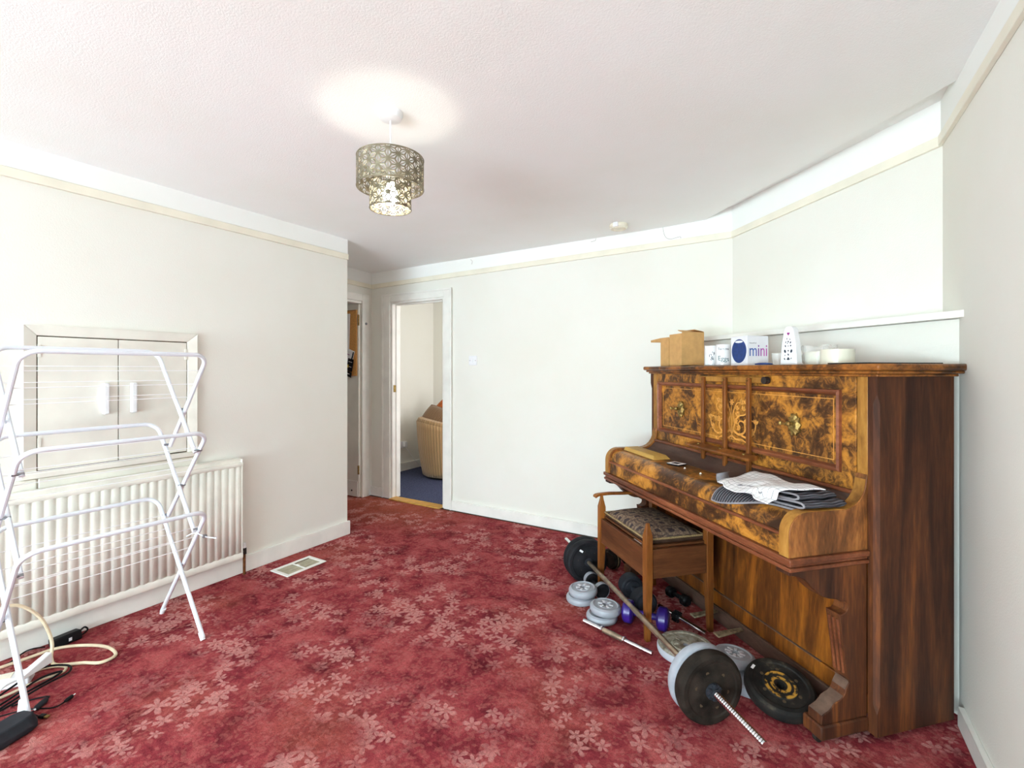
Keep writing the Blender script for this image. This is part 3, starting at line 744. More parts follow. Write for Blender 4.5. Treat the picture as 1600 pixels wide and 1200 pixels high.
def cushion(name, lab, mat, loc, nrm, ux, w_, h_, t_):
    o = thing(name, lab, 'cushion', loc)
    nv = Vector(nrm).normalized(); uv_ = Vector(ux); uv_ = (uv_-nv*uv_.dot(nv)).normalized(); o.rotation_mode = 'QUATERNION'
    o.rotation_quaternion = Matrix((uv_, nv.cross(uv_), nv)).transposed().to_quaternion()
    def fn(sg):
        def g(u, v):
            a, b = 2*u-1, 2*v-1; e = (1-a**4)*(1-b**4)
            return (a*w_/2*(1-.1*b*b), b*h_/2*(1-.1*a*a), sg*t_/2*max(e, 0)**.6)
        return g
    mb = MB(); mb.grid(fn(1), 14, 14); mb.grid(fn(-1), 14, 14)
    mb.build('cover', mat, o, merge=.0005)
    rim = []
    for k in range(4):
        for i in range(10):
            t = i/10; a, b = [(2*t-1, -1), (1, 2*t-1), (1-2*t, 1), (-1, 1-2*t)][k]
            rim.append((a*w_/2*(1-.1*b*b), b*h_/2*(1-.1*a*a), 0))
    MB().tube(rim, .006, 6, closed=True).build('piping', mat, o); return o
cushion('cushion', 'brown corduroy cushion leaning inside the tub armchair', 'corduroy_cushion', (-3.865, 4.61, .70), (.25, -.75, .5), (.72, .40, -.50), .32, .32, .13)
cushion('cushion', 'rust orange cushion standing behind the brown corduroy cushion', 'orange_cloth', (-3.80, 4.85, .79), (.25, -.9, .25), (.6, .35, -.75), .36, .36, .12)
so = thing('wall_socket', 'white double wall socket low on the next room wall', 'socket', (-4.38, 4.56, .34))
MB().box(0, .012, -.075, .075, -.043, .043).build('plate', 'white_plastic', so, bevel=.003)
for y in (-.035, .035): MB().box(.012, .015, y-.008, y+.008, .018, .03).build('rocker', 'white_plastic', so, bevel=.001)
pg = thing('plug', 'white plug and thin lead in the next room socket', 'plug', (-4.366, 4.60, .335))
MB().box(0, .045, -.025, .025, -.025, .045).build('body', 'white_plastic', pg, bevel=.008)
MB().tube(catmull([(.03, .0, -.025), (.05, .07, -.12), (.06, .16, -.23), (.07, .27, -.326), (.12, .36, -.331)]), .0035, 6).build('lead', 'white_plastic', pg)

# ------------------------------------------------------------------ upright piano
PL = 1.495
def PS(s, q, z): return (PL/2-s, q-.18, z)                       # piano-local: x runs to the near end, y to the back
po = thing('upright_piano', 'antique burr walnut upright piano standing across the room corner', 'piano', pw(PL/2, .18, 0), -PI/4)
def pbx(s0, s1, q0, q1, z0, z1, name, mat, par=None, bevel=.003):
    return MB().box(PL/2-s1, PL/2-s0, q0-.18, q1-.18, z0, z1).build(name, mat, par or po, bevel=bevel)
def pqz(poly, s0, s1, name, mat, par=None, bevel=.002, angle=35):
    return MB().prism(poly, lambda p, s: PS(s, p[0], p[1]), s0, s1).build(name, mat, par or po, bevel=bevel, angle=angle)
# sides with stopped chamfer on the outer front edge
def side_panel(s_out, s_in):
    d = 1 if s_in > s_out else -1
    mb = MB(); ch = .014
    def lev(z, c): return [PS(s_out+d*c, 0, z), PS(s_in, 0, z), PS(s_in, .36, z), PS(s_out, .36, z), PS(s_out, c, z)]
    L = [lev(.022, .0005), lev(.10, .0005), lev(.13, ch), lev(1.18, ch), lev(1.215, .0005), lev(1.28, .0005)]
    vs = [p for l in L for p in l]; fs = [(4, 3, 2, 1, 0)]
    for i in range(5): fs += [(i*5+k, i*5+(k+1) % 5, i*5+5+(k+1) % 5, i*5+5+k) for k in range(5)]
    fs.append(tuple(25+k for k in range(5)))
    return mb.add(vs, fs).build('side_panel', 'walnut', po, angle=25)
side_panel(0, .033); side_panel(PL, PL-.033)
pbx(.033, PL-.033, .33, .36, .05, 1.28, 'back_board', 'plinth')
# moulded lid
def lid_slab(over, z0, z1, name, bv, par=None): return pbx(-over, PL+over, -over, .36+over, z0, z1, name, 'burl_dark', par, bv)
ld = lid_slab(.036, 1.298, 1.322, 'lid', .008)
lid_slab(.022, 1.286, 1.2975, 'lid_moulding', .004, ld); lid_slab(.010, 1.276, 1.2855, 'lid_moulding', .003, ld)
# upper front: frame, field, moulding, outer stiles
SI0, SI1 = .078, PL-.078
for a, b, nm in ((.033, .074, 'front_stile'), (PL-.074, PL-.033, 'front_stile')): pbx(a, b, .0, .03, .862, 1.277, nm, 'veneer_gold')
uf = MB()
def fb(s0, s1, z0, z1): uf.box(PL/2-s1, PL/2-s0, .002-.18, .03-.18, z0, z1)
fb(SI0, SI1, 1.216, 1.276); fb(SI0, SI1, .862, .927); fb(SI0, .146, .927, 1.216); fb(1.392, SI1, .927, 1.216)
up = uf.build('upper_frame', 'burl', po, bevel=.0015)
pbx(.146, 1.392, .010, .03, .927, 1.216, 'upper_field', 'burl')
def ring(s0, s1, z0, z1, wd, qf, qb, name, mat, par):
    prof = [(0, qb), (wd*.12, qf), (wd*.45, qf-.004), (wd*.7, qf+.002), (wd*.8, qf+.008), (wd, qb)]
    mb = MB(); n = len(prof); vs = []
    for ss, zz, ds, dz in ((s0, z0, 1, 1), (s1, z0, -1, 1), (s1, z1, -1, -1), (s0, z1, 1, -1)):
        vs += [PS(ss+ds*a, b, zz+dz*a) for a, b in prof]
    fs = [(k*n+i, k*n+(i+1) % n, ((k+1) % 4)*n+(i+1) % n, ((k+1) % 4)*n+i) for k in range(4) for i in range(n)]
    return mb.add(vs, fs).build(name, mat, par, angle=20)
ring(.134, 1.404, .915, 1.228, .026, -.010, .012, 'panel_moulding', 'walnut_mold', po)
# thin stringing lines let into the field
mb = MB()
def strline(s0, s1, z0, z1): mb.box(PL/2-s1, PL/2-s0, .0088-.18, .0101-.18, z0, z1)
for z in (.955, 1.188): strline(.175, 1.363, z, z+.0022)
for s_ in (.175, 1.361): strline(s_, s_+.0022, .9572, 1.188)
o = mb.build('stringing', 'inlay', po); o['kind'] = 'stuff'
# marquetry scrolls in the middle of the field
mb = MB()
def ribbon(pts, w0, w1, q=.0085):
    P = catmull([(p[0], p[1], 0) for p in pts], 6); n = len(P); vs = []
    for i, p in enumerate(P):
        t = (P[min(i+1, n-1)]-P[max(i-1, 0)]).normalized(); nr_ = Vector((-t.y, t.x, 0)); w_ = (w0+(w1-w0)*i/(n-1))/2
        for sg in (1, -1):
            c = p+nr_*w_*sg; vs.append(PS(c.x, q, c.y))
    mb.add(vs, [(2*i, 2*i+1, 2*i+3, 2*i+2) for i in range(n-1)])
def petal_(s_, z, a, L, w_):
    c, d = math.cos(a), math.sin(a)
    P = [(0, 0), (L*.3, w_/2), (L*.7, w_/2.4), (L, 0), (L*.7, -w_/2.4), (L*.3, -w_/2)]
    mb.add([PS(s_+x*c-y*d, .0083, z+x*d+y*c) for x, y in P], [(0, 1, 2, 3, 4, 5)])
SM, ZM = .742, .985
for sg in (1, -1):
    X = lambda x: SM+sg*x
    ribbon([(X(0), ZM), (X(.02), ZM+.05), (X(.01), ZM+.10), (X(.035), ZM+.15), (X(.06), ZM+.155)], .010, .005)
    ribbon([(X(.005), ZM+.02), (X(.05), ZM+.0), (X(.09), ZM+.02), (X(.085), ZM+.06), (X(.055), ZM+.065), (X(.045), ZM+.04), (X(.06), ZM+.03)], .012, .005)
    ribbon([(X(.06), ZM+.0), (X(.11), ZM-.01), (X(.15), ZM+.02), (X(.16), ZM+.06), (X(.135), ZM+.075), (X(.12), ZM+.055)], .010, .005)
    ribbon([(X(.02), ZM+.06), (X(.05), ZM+.09), (X(.09), ZM+.10), (X(.115), ZM+.13), (X(.10), ZM+.15)], .009, .004)
    ribbon([(X(.0), ZM-.01), (X(.03), ZM-.025), (X(.07), ZM-.022), (X(.10), ZM-.035)], .010, .004)
    for x, z, a in ((.06, .155, .5), (.10, .15, 1.7), (.03, .12, 1.0), (.085, .06, .3), (.12, .055, 2.2), (.16, .06, 1.4), (.06, .03, 2.8), (.10, -.035, -.6), (.045, .09, 1.9), (.075, .12, .9), (.13, .02, .2), (.02, .06, .3)):
        for k in (-.6, 0, .6): petal_(X(x), ZM+z, (a if sg > 0 else PI-a)+k, .026, .014)
for k in range(6): petal_(SM, ZM+.155, k*PI/3, .018, .01)
ribbon([(SM, ZM-.03), (SM, ZM+.15)], .005, .003)
o = mb.build('marquetry', 'inlay', po, fix=False); o['kind'] = 'stuff'
# brass candle sconce plates
for s_, z in ((.357, 1.071), (1.168, 1.071)):
    mb = MB(); n = 64; vs = [PS(s_, -.004, z)]
    for k in range(n):
        a = 2*PI*k/n; r = .037*(1+.10*math.cos(10*a)+.05*math.cos(20*a+1)); vs.append(PS(s_+r*.82*math.cos(a), .001+.002*math.cos(8*a), z+r*1.18*math.sin(a)))
    for k in range(n):
        a = 2*PI*k/n; r = .023*(1+.1*math.cos(8*a+PI)); vs.append(PS(s_+r*.82*math.cos(a), -.007, z+r*1.18*math.sin(a)))
    for k in range(n):
        a = 2*PI*k/n; vs.append(PS(s_+.037*(1+.10*math.cos(10*a)+.05*math.cos(20*a+1))*.82*math.cos(a), .0095, z+.037*(1+.10*math.cos(10*a)+.05*math.cos(20*a+1))*1.18*math.sin(a)))
    fs = []
    for k in range(n):
        k2 = (k+1) % n
        fs += [(1+k, 1+k2, 1+n+k2, 1+n+k), (0, 1+n+k, 1+n+k2), (1+2*n+k, 1+2*n+k2, 1+k2, 1+k)]
    pt = mb.add(vs, fs).build('sconce_plate', 'brass', po, angle=25)
    mb = MB().lathe([(0, 0), (.007, 0), (.006, .012), (.010, .016), (.0105, .024), (.006, .031), (0, .032)], 16)
    for ds, dz in ((.0, .004), ):
        kb = mb.build('knob', 'brass', pt); kb.location = PS(s_+ds, -.006, z+dz); kb.rotation_euler = (PI/2, 0, 0)
    MB().tube([PS(s_, -.012, z+.002), PS(s_+.004, -.03, z+.002), PS(s_+.016, -.046, z+.006)], [.005, .004, .0035], 8).build('arm', 'brass', pt)
    MB().lathe([(0, -.008), (.007, -.006), (.008, 0), (.007, .006), (0, .008)], 12).build('finial', 'brass', pt, loc=PS(s_+.018, -.049, z+.006))
# music desk
md = pbx(.495, .968, -.022, -.008, 1.239, 1.268, 'desk_top_bar', 'veneer_gold', bevel=.005)
MB().tube([PS(.494, -.026, 1.2535), PS(.494, -.004, 1.2535)], .0165, 16).build('bar_end', 'iron', md)
for s_ in (.912, .742, .579):
    sl = pbx(s_-.011, s_+.011, -.040, -.0225, .83 if s_ > .8 else .823, 1.263, 'desk_slat', 'stool_wood', bevel=.004)
    MB().tube([PS(s_, -.0405, 1.25), PS(s_, -.044, 1.25)], .004, 8).build('screw', 'brass', sl)
lg = pqz([(-.0405, .915), (-.088, .903), (-.092, .896), (-.088, .889), (-.0405, .893)], .513, .985, 'desk_ledge', 'stool_wood', bevel=.002)
for s_ in (.912, .742, .579): MB().tube([PS(s_, -.06, .909), PS(s_, -.06, .914)], .006, 10).build('rivet', 'brass', lg)
# fallboard: closed roll front, hinge line, cove sweeping up to the upper front
CH = [(-.334, .664), (-.334, .742)]+arc(-.262, .742, .072, 180, 90, 8)[1:]+[(-.10, .812)]
cove = [(-.10, .812)]+[(-.005-.095*math.cos(math.radians(a))**1.0, .912-.1*math.sin(math.radians(a))) for a in (75, 60, 45, 30, 15, 5)]
cove = [(-.10+.095*math.sin(math.radians(a)), .912-.10*math.cos(math.radians(a))) for a in (0, 15, 30, 45, 60, 75, 90)]
cheek = CH[:-1]+cove+[(.0, .93), (.0, .664)]
def face_strip(par, s0, s1):
    P = cheek[:-2]; n = len(P); vs = []
    for i, p in enumerate(P):
        a, b = P[max(i-1, 0)], P[min(i+1, n-1)]; t = Vector((b[0]-a[0], b[1]-a[1])).normalized(); nn = Vector((-t.y, t.x))
        for d in (-.001, .0016): vs += [PS(s0, p[0]+nn.x*d, p[1]+nn.y*d), PS(s1, p[0]+nn.x*d, p[1]+nn.y*d)]
    fs = []
    for i in range(n-1):
        a, b = 4*i, 4*i+4; fs += [(a+2, a+3, b+3, b+2), (a, b, b+1, a+1), (a, a+2, b+2, b), (a+1, b+1, b+3, a+3)]
    fs += [(0, 1, 3, 2), (4*n-4, 4*n-2, 4*n-1, 4*n-3)]
    return MB().add(vs, fs).build('cheek_face', 'veneer_gold', par, angle=30)
for a_, b_ in ((.033, .078), (PL-.078, PL-.033)):
    ck_ = pqz(cheek, a_, b_, 'key_cheek', 'cheek_wood', angle=25)
    face_strip(ck_, a_+.004, b_-.001)
FT = [(-.322, .742)]+arc(-.258, .736, .066, 175, 90, 9)+[(-.16, .802), (-.118, .800)]
fall = FT+[(-.118, .78), (-.16, .782)]+[(p[0]+.012, p[1]-.016) for p in reversed(arc(-.258, .736, .060, 175, 90, 6))]
pqz(fall, .0785, PL-.0785, 'fallboard', 'burl', bevel=0, angle=28)
fc = [(-.116, .800), (-.10, .802)]+[(-.10+.095*math.sin(math.radians(a)), .90-.098*math.cos(math.radians(a))) for a in (10, 20, 30, 40, 50)]
fcove = fc+[(.004, .862), (.004, .79), (-.116, .785)]
pqz(fcove, .0785, PL-.0785, 'fall_cove', 'plinth', bevel=0, angle=28)
pqz([(-.02, .850), (-.024, .857), (-.016, .863), (.0, .863), (.0, .850)], .0785, PL-.0785, 'fall_bead', 'walnut_mold', bevel=.001)
pbx(.0785, PL-.0785, -.326, -.30, .664, .727, 'key_slip', 'burl', bevel=.002)
pqz([(-.324, .727), (-.332, .729), (-.333, .735), (-.326, .739), (-.30, .739), (-.30, .727)], .0785, PL-.0785, 'fall_lip', 'walnut_mold', bevel=.001)
def topz(q):
    pts = [(-.333, .70), (-.326, .735)]+FT[2:]+fc[2:]+[(0, .87)]
    for (a, z0), (b, z1) in zip(pts, pts[1:]):
        if a <= q <= b and b > a: return z0+(z1-z0)*(q-a)/(b-a)
    return pts[0][1]-max(0, (-.333-q))*0 if q < -.333 else .87
# key bed with a double moulding returned round its ends
kb = pbx(.035, PL-.035, -.330, .0, .628, .662, 'key_bed', 'walnut', bevel=.002)
for o_, z0, z1 in ((.012, .644, .6635), (.003, .632, .644), (.009, .618, .632)):
    pbx(.033-o_, PL-.033+o_, -.332-o_, -.002, z0, z1, 'moulding', 'walnut_mold', kb, bevel=.004)
# lower front
pbx(.033, PL-.033, .012, .03, .152, .618, 'lower_panel', 'walnut_panel', bevel=.001)
pbx(.033, PL-.033, .004, .03, .079, .150, 'bottom_rail', 'walnut_panel', bevel=.003)
pt = pbx(.10, PL-.10, -.004, .03, .003, .076, 'plinth', 'plinth', bevel=.003)
pbx(.10, PL-.10, -.006, .004, .0765, .0785, 'dust_line', 'dust', bevel=0)
pbx(.23, PL-.23, .002, .012, .150, .1525, 'dust_line', 'dust', bevel=0)
# console legs, toe blocks, castors
LEG = [(-.002, .618), (-.335, .618), (-.335, .604), (-.30, .599), (-.275, .588), (-.255, .572), (-.235, .550), (-.212, .531), (-.19, .517), (-.165, .508), (-.140, .504), (-.124, .502)]
LEG += [(-.108+.0235*math.cos(math.radians(a)), .470+.0235*math.sin(math.radians(a))) for a in (112, 80, 50, 20, -10, -40, -70, -95)]
LEG += [(-.122, .448), (-.120, .438), (-.089, .222), (-.081, .212), (-.080, .202), (-.090, .188), (-.095, .180), (-.096, .170), (-.103, .160), (-.117, .150), (-.132, .145), (-.146, .139), (-.154, .130), (-.166, .120), (-.183, .113), (-.197, .107), (-.199, .076), (-.002, .076)]
for a, b in ((.035, .092), (PL-.092, PL-.035)):
    lg = pqz(LEG, a, b, 'console_leg', 'walnut', bevel=.002, angle=30)
    for k in range(3):
        c = a+.012+.0165*k
        P = [(-.1195, .428), (-.0925, .235)]
        MB().tube([PS(c, P[0][0]+.001, P[0][1]), PS(c, P[1][0]+.001, P[1][1])], .0045, 8).build('reed', 'walnut_mold', lg)
    mb = MB(); d0 = [(-.0815, .2105), (-.0805, .203), (-.0905, .1885), (-.0948, .1805)]; d1 = [(-.104, .160), (-.117, .1505), (-.132, .1455), (-.146, .1395), (-.154, .1305), (-.166, .1205), (-.183, .1135), (-.1965, .1075)]
    for d0 in (d0, d1):
     if 1:
      vs = [PS(a+.003, q-.0004, z+.0006) for q, z in d0]+[PS(b-.003, q-.0004, z+.0006) for q, z in d0]; n = len(d0)
      MB().add(vs, [(i, i+1, n+i+1, n+i) for i in range(n-1)]).build('dust_film', 'dust', lg, fix=False)
    tb = pbx(a-.008 if a < .5 else a-.016, b+.016 if a < .5 else b+.008, -.207, -.001, .026, .075, 'toe_block', 'walnut', bevel=.006)
    for s_ in ((a+b)/2, ):
        MB().tube([PS(s_-.008, -.185, .0165), PS(s_+.008, -.185, .0165)], .0165, 14).build('castor', 'iron', tb)
        MB().tube([PS(s_, -.185, .016), PS(s_, -.18, .03)], .008, 8).build('castor_stem', 'iron', tb)
# pedals
for s_ in (.838, .655):
    pd = MB().hexa([PS(s_-.012, .0, .052), PS(s_+.012, .0, .052), PS(s_+.022, -.150, .044), PS(s_-.022, -.150, .044), PS(s_-.012, .0, .062), PS(s_+.012, .0, .062), PS(s_+.022, -.15, .054), PS(s_-.022, -.15, .054)]).build('pedal', 'pedal', po, bevel=.005)

# ------------------------------------------------------------------ piano stool
SS0, SS1, SQ0, SQ1 = .775, 1.295, -.437, -.102
st = thing('piano_stool', 'old oak piano stool with tapestry seat pushed under the piano keyboard', 'stool', pw((SS0+SS1)/2, (SQ0+SQ1)/2, 0), -PI/4)
def SL(s, q, z): return ((SS0+SS1)/2-s, q-(SQ0+SQ1)/2, z)
def leg(s, q, pointed, name='leg'):
    ds = 1 if s < 1 else -1; dq = 1 if q < -.3 else -1
    mb = MB(); h = .018
    L = [(0, .012, ds*.006, dq*.006), (.28, h, 0, 0), (.47, h, 0, 0)]
    L += [(.50, h, 0, 0), (.545, .009, 0, 0), (.563, .007, 0, 0)] if pointed else [(.46, h, 0, 0)]
    if not pointed: L = L[:2]+[(.455, h, 0, 0)]
    vs = []
    for z, r, a, b in L:
        c = SL(s+a*-1, q+b*-1, z); vs += [(c[0]-r, c[1]-r, z), (c[0]+r, c[1]-r, z), (c[0]+r, c[1]+r, z), (c[0]-r, c[1]+r, z)]
    n = len(L); fs = [(3, 2, 1, 0)]+[(i*4+k, i*4+(k+1) % 4, i*4+4+(k+1) % 4, i*4+4+k) for i in range(n-1) for k in range(4)]+[tuple((n-1)*4+k for k in range(4))]
    return mb.add(vs, fs).build(name, 'stool_wood', st, bevel=.002)
for s_ in (SS0, SS1):
    for q_ in (SQ0, SQ1): leg(s_, q_, True)
def sbx(s0, s1, q0, q1, z0, z1, name, mat, bevel=.003):
    a, b = SL(s0, q0, z0), SL(s1, q1, z1)
    return MB().box(b[0], a[0], a[1], b[1], z0, z1).build(name, mat, st, bevel=bevel)
sbx(SS0+.018, SS1-.018, SQ0-.012, SQ0+.008, .295, .435, 'rail', 'stool_rail'); sbx(SS0+.018, SS1-.018, SQ1-.008, SQ1+.012, .295, .435, 'rail', 'stool_rail')
sbx(SS0-.012, SS0+.008, SQ0+.018, SQ1-.018, .295, .435, 'rail', 'stool_rail'); sbx(SS1-.008, SS1+.012, SQ0+.018, SQ1-.018, .295, .435, 'rail', 'stool_rail')
sbx(SS0+.005, SS1-.005, SQ0+.01, SQ1-.01, .436, .448, 'lid_board', 'stool_rail')
sw_, sq_ = (SS1-SS0)/2-.02, (SQ1-SQ0)/2-.008
sbx(SS0+.02, SS1-.02, SQ0+.012, SQ1-.008, .4485, .474, 'leather_band', 'leather', .008)
mb = MB()
mb.grid(lambda u, v: ((2*u-1)*(sw_-.006), (2*v-1)*(sq_-.004), .468+.045*(max(0, (1-abs(2*u-1)**3)*(1-abs(2*v-1)**3)))**.55), 24, 20)
mb.build('tapestry_pad', 'tapestry', st)
bd = []
for k in range(4):
    for i in range(16):
        t = i/16; a, b = [(2*t-1, -1), (1, 2*t-1), (1-2*t, 1), (-1, 1-2*t)][k]
        bd.append((a*(sw_-.004), b*(sq_-.002), .472))
MB().tube(bd, .0055, 6, closed=True).build('braid_trim', 'braid', st)
arm = catmull([SL(SS1, SQ0-.045, .560), SL(SS1, SQ0-.02, .570), SL(SS1, SQ0+.05, .573), SL(SS1, SQ0+.16, .569), SL(SS1, SQ1-.02, .575), SL(SS1, SQ1+.01, .572)], 6)
am = MB()
n_ = len(arm); vs = []
for i, p in enumerate(arm):
    wd = .012+.010*(1-sstep(i/8)) if i < 8 else .012
    hh = .0075 if i > 2 else .005+.001*i
    vs += [(p.x-wd, p.y, p.z-hh), (p.x+wd, p.y, p.z-hh), (p.x+wd, p.y, p.z+hh), (p.x-wd, p.y, p.z+hh)]
am.add(vs, [(3, 2, 1, 0)]+[(i*4+k, i*4+(k+1) % 4, i*4+4+(k+1) % 4, i*4+4+k) for i in range(n_-1) for k in range(4)]+[tuple((n_-1)*4+k for k in range(4))]).build('arm_rail', 'stool_wood', st, bevel=.004)

# ------------------------------------------------------------------ weights on the carpet
def plate_parts(root, R, T, mat, hole=.014, nh=6, hr=.35, slot=False, hub=None):
    """disc weight lying on z=0..T with a bored centre, rounded rim, raised lip and a ring of recessed pockets"""
    prof = [(hole, .003), (R*.42, .003), (R*.47, 0), (R-.014, 0), (R-.004, .006), (R, T*.35), (R, T*.65), (R-.004, T-.006), (R-.014, T), (R*.78, T), (R*.74, T-.004), (R*.50, T-.004), (R*.46, T-.001), (hole+.008, T-.001), (hole, T-.004)]
    b = MB().lathe(prof, 48, close=True).build('disc', mat, root, angle=30)
    for k in range(nh):
        a = 2*PI*k/nh+.3; c = (R*hr*math.cos(a), R*hr*math.sin(a))
        if slot:
            tx, ty = -math.sin(a), math.cos(a)
            mb = MB()
            for sg in (1, ):
                mb.hexa([(c[0]-.011*math.cos(a)-.005*tx, c[1]-.011*math.sin(a)-.005*ty, T-.002), (c[0]+.011*math.cos(a)-.007*tx, c[1]+.011*math.sin(a)-.007*ty, T-.002), (c[0]+.011*math.cos(a)+.007*tx, c[1]+.011*math.sin(a)+.007*ty, T-.002), (c[0]-.011*math.cos(a)+.005*tx, c[1]-.011*math.sin(a)+.005*ty, T-.002),
                         (c[0]-.011*math.cos(a)-.004*tx, c[1]-.011*math.sin(a)-.004*ty, T+.0015), (c[0]+.011*math.cos(a)-.006*tx, c[1]+.011*math.sin(a)-.006*ty, T+.0015), (c[0]+.011*math.cos(a)+.006*tx, c[1]+.011*math.sin(a)+.006*ty, T+.0015), (c[0]-.011*math.cos(a)+.004*tx, c[1]-.011*math.sin(a)+.004*ty, T+.0015)])
            mb.build('raised_spoke', 'pale_spoke' if mat == 'grey_vinyl' else mat, root, bevel=.001)
        else:
            MB().lathe([(0, T-.0038), (R*.05, T-.0038), (R*.052, T-.0030), (0, T-.003)], 12).build('hole', 'gap', root, loc=(c[0], c[1], 0))
    MB().lathe([(0, .004), (hole-.0005, .004), (hole-.0005, .006), (0, .006)], 16).build('bore', 'gap', root)
    return b
def plate(lab, s, q, z, R, T, mat, rot=(0, 0, 0), group=None, **kw):
    o = thing('weight_plate', lab, 'weight plate', pw(s, q, z), 0, group); o.rotation_euler = rot
    plate_parts(o, R, T, mat, **kw); return o
# barbell
bs0, bs1, bq0, bq1, bz = -.05, 1.815, -.507, -.462, .1325
bdir = Vector(pw(bs1, bq1, bz))-Vector(pw(bs0, bq0, bz)); BL = bdir.length; bdir.normalize()
bb = thing('barbell', 'long steel barbell with black and grey plates lying along the piano front', 'barbell', pw(bs0, bq0, bz)); bb.rotation_mode = 'QUATERNION'
bb.rotation_quaternion = bdir.to_track_quat('X', 'Z')
def bar_tube(a, b, r, name, mat, n=14): return MB().tube([(a, 0, 0), (b, 0, 0)], r, n).build(name, mat, bb)
bar = MB().tube([(.30, 0, 0), (.62, 0, 0), (.64, 0, 0), (.86, 0, 0), (.88, 0, 0), (1.2, 0, 0), (BL-.36, 0, 0)], [.0115, .0115, .0135, .0135, .0118, .0118, .0118], 14).build('bar', 'steel', bb)
pts = []; rs = []
for i in range(0, 61):
    x = i*.3/60; pts.append((x, 0, 0)); rs.append(.0122 if i % 2 else .0102)
rs[0] = .0105
MB().tube(pts, rs, 14).build('threaded_end', 'chrome', bb)
bar_tube(BL-.36, BL, .0115, 'bar_end', 'chrome')
def bplate(x, T, R, mat, flip=False, **kw):
    e = bpy.data.objects.new('plate', None); COL.objects.link(e); e.parent = bb; e.location = (x, 0, 0); e.rotation_euler = (0, -PI/2 if not flip else PI/2, 0); e.empty_display_size = .03
    plate_parts(e, R, T, mat, **kw); return e
bplate(.310, .052, .131, 'rubber_worn', nh=6, hr=.5); bplate(.358, .044, .130, 'grey_vinyl', nh=6, slot=True)
MB().lathe([(.0125, 0), (.03, 0), (.03, .006), (.018, .010), (.018, .022), (.0125, .024)], 20, close=True).build('collar_nut', 'charcoal', bb, loc=(.258, 0, 0), rot=(0, -PI/2, 0))
for k in range(6):
    a = 2*PI*k/6
    MB().box(-.012, .0, -.006, .006, .016, .03).build('nut_lug', 'charcoal', bb, loc=(.255, 0, 0), rot=(a, 0, 0), bevel=.002)
bplate(BL-.356, .05, .131, 'rubber', nh=6, hr=.45); bplate(BL-.304, .05, .131, 'rubber', flip=False, nh=6, hr=.45)
MB().box(-.001, .0, -.012, .012, -.006, .006).build('sticker', 'paper', bb, loc=(BL-.4065, .045, .07), rot=(.6, 0, 0))
bar_tube(BL-.412, BL-.405, .024, 'collar_nut', 'charcoal')
# loose plates
plate('upper grey plate of the small stack by the far barbell end', 1.205, -.590, .0465, .080, .04, 'grey_vinyl', slot=True, rot=(.05, -.04, .3))
plate('lower grey plate of the small stack by the far barbell end', 1.215, -.602, .001, .080, .04, 'grey_vinyl', slot=True)
plate('upper grey plate of the small stack beside the steel rod', .990, -.557, .0465, .080, .04, 'grey_vinyl', slot=True, rot=(.03, .03, .9))
plate('lower grey plate of the small stack beside the steel rod', 1.000, -.572, .001, .080, .04, 'grey_vinyl', slot=True, rot=(0, 0, .4))
plate('large dirty grey plate lying flat beneath the barbell bar', .632, -.325, .001, .127, .045, 'plate_dusty', slot=True, rot=(0, 0, .2))
plate('large grey plate lying mostly hidden under other plates by the piano', .385, -.185, .001, .125, .044, 'grey_vinyl', slot=True)
plate('clean grey plate with pale spokes resting on top near the piano plinth', .452, -.212, .053, .082, .04, 'grey_vinyl', slot=True, rot=(-.05, .10, .5), nh=8)
bk = thing('weight_plate', 'black plate with scuffed yellow rings leaning by the piano foot', 'weight plate', pw(.243, -.180, .046))
nrm = Vector(pw(-.285, -.10, .95))-Vector(pw(0, 0, 0))
bk.rotation_mode = 'QUATERNION'; bk.rotation_quaternion = nrm.to_track_quat('Z', 'Y')
plate_parts(bk, .126, .05, 'plate_scuffed', nh=6, hr=.55, hole=.016)
MB().box(-.011, .011, -.005, .005, .0502, .0506).build('sticker', 'paper', bk, loc=(-.075, .072, 0), rot=(0, 0, .8))
# dumbbells
def dumbbell(lab, a, b, R, hl, mat, hr=.016, tilt=0, ring_mat=None, group=None, bw=.46):
    A, B = Vector(a), Vector(b); d = B-A; L = d.length
    o = thing('dumbbell', lab, 'dumbbell', A); o.rotation_mode = 'QUATERNION'; o.rotation_quaternion = d.normalized().to_track_quat('X', 'Z')
    MB().tube([(hl*.5, 0, 0), (L*.35, 0, 0), (L*.5, 0, 0), (L*.65, 0, 0), (L-hl*.5, 0, 0)], [hr, hr, hr*1.12, hr, hr], 14).build('handle', mat, o)
    for x0 in (0, L-hl):
        prof = [(0, 0), (R*.7, 0), (R*.74, .004), (R-.008, .004), (R, .012), (R, hl-.012), (R-.008, hl-.004), (R*.7, hl-.004), (R*.66, hl), (0, hl)]
        h = MB().lathe(prof, 36).build('head', mat, o, angle=30, loc=(x0, 0, 0), rot=(0, PI/2, 0))
        if ring_mat: MB().lathe([(R, hl*bw), (R+.001, hl*(bw+.02)), (R+.001, hl*(.98-bw)), (R, hl*(1-bw))], 36, close=True).build('band', ring_mat, o, loc=(x0, 0, 0), rot=(0, PI/2, 0))
    return o
dumbbell('black round headed dumbbell under the stool, nearest its tall arm leg', pw(1.235, -.298, .066), pw(.965, -.335, .066), .064, .085, 'charcoal')
dumbbell('dusty olive black dumbbell standing partly hidden behind the stool leg', pw(1.575, -.26, .066), pw(1.625, -.07, .066), .065, .06, 'rubber_worn', ring_mat='braid')
dumbbell('low black dumbbell with pale grey bands between barbell bar and stool', pw(1.39, -.471, .0435), pw(1.20, -.471, .0435), .043, .045, 'rubber', hr=.011, bw=.16, ring_mat='grey_vinyl')
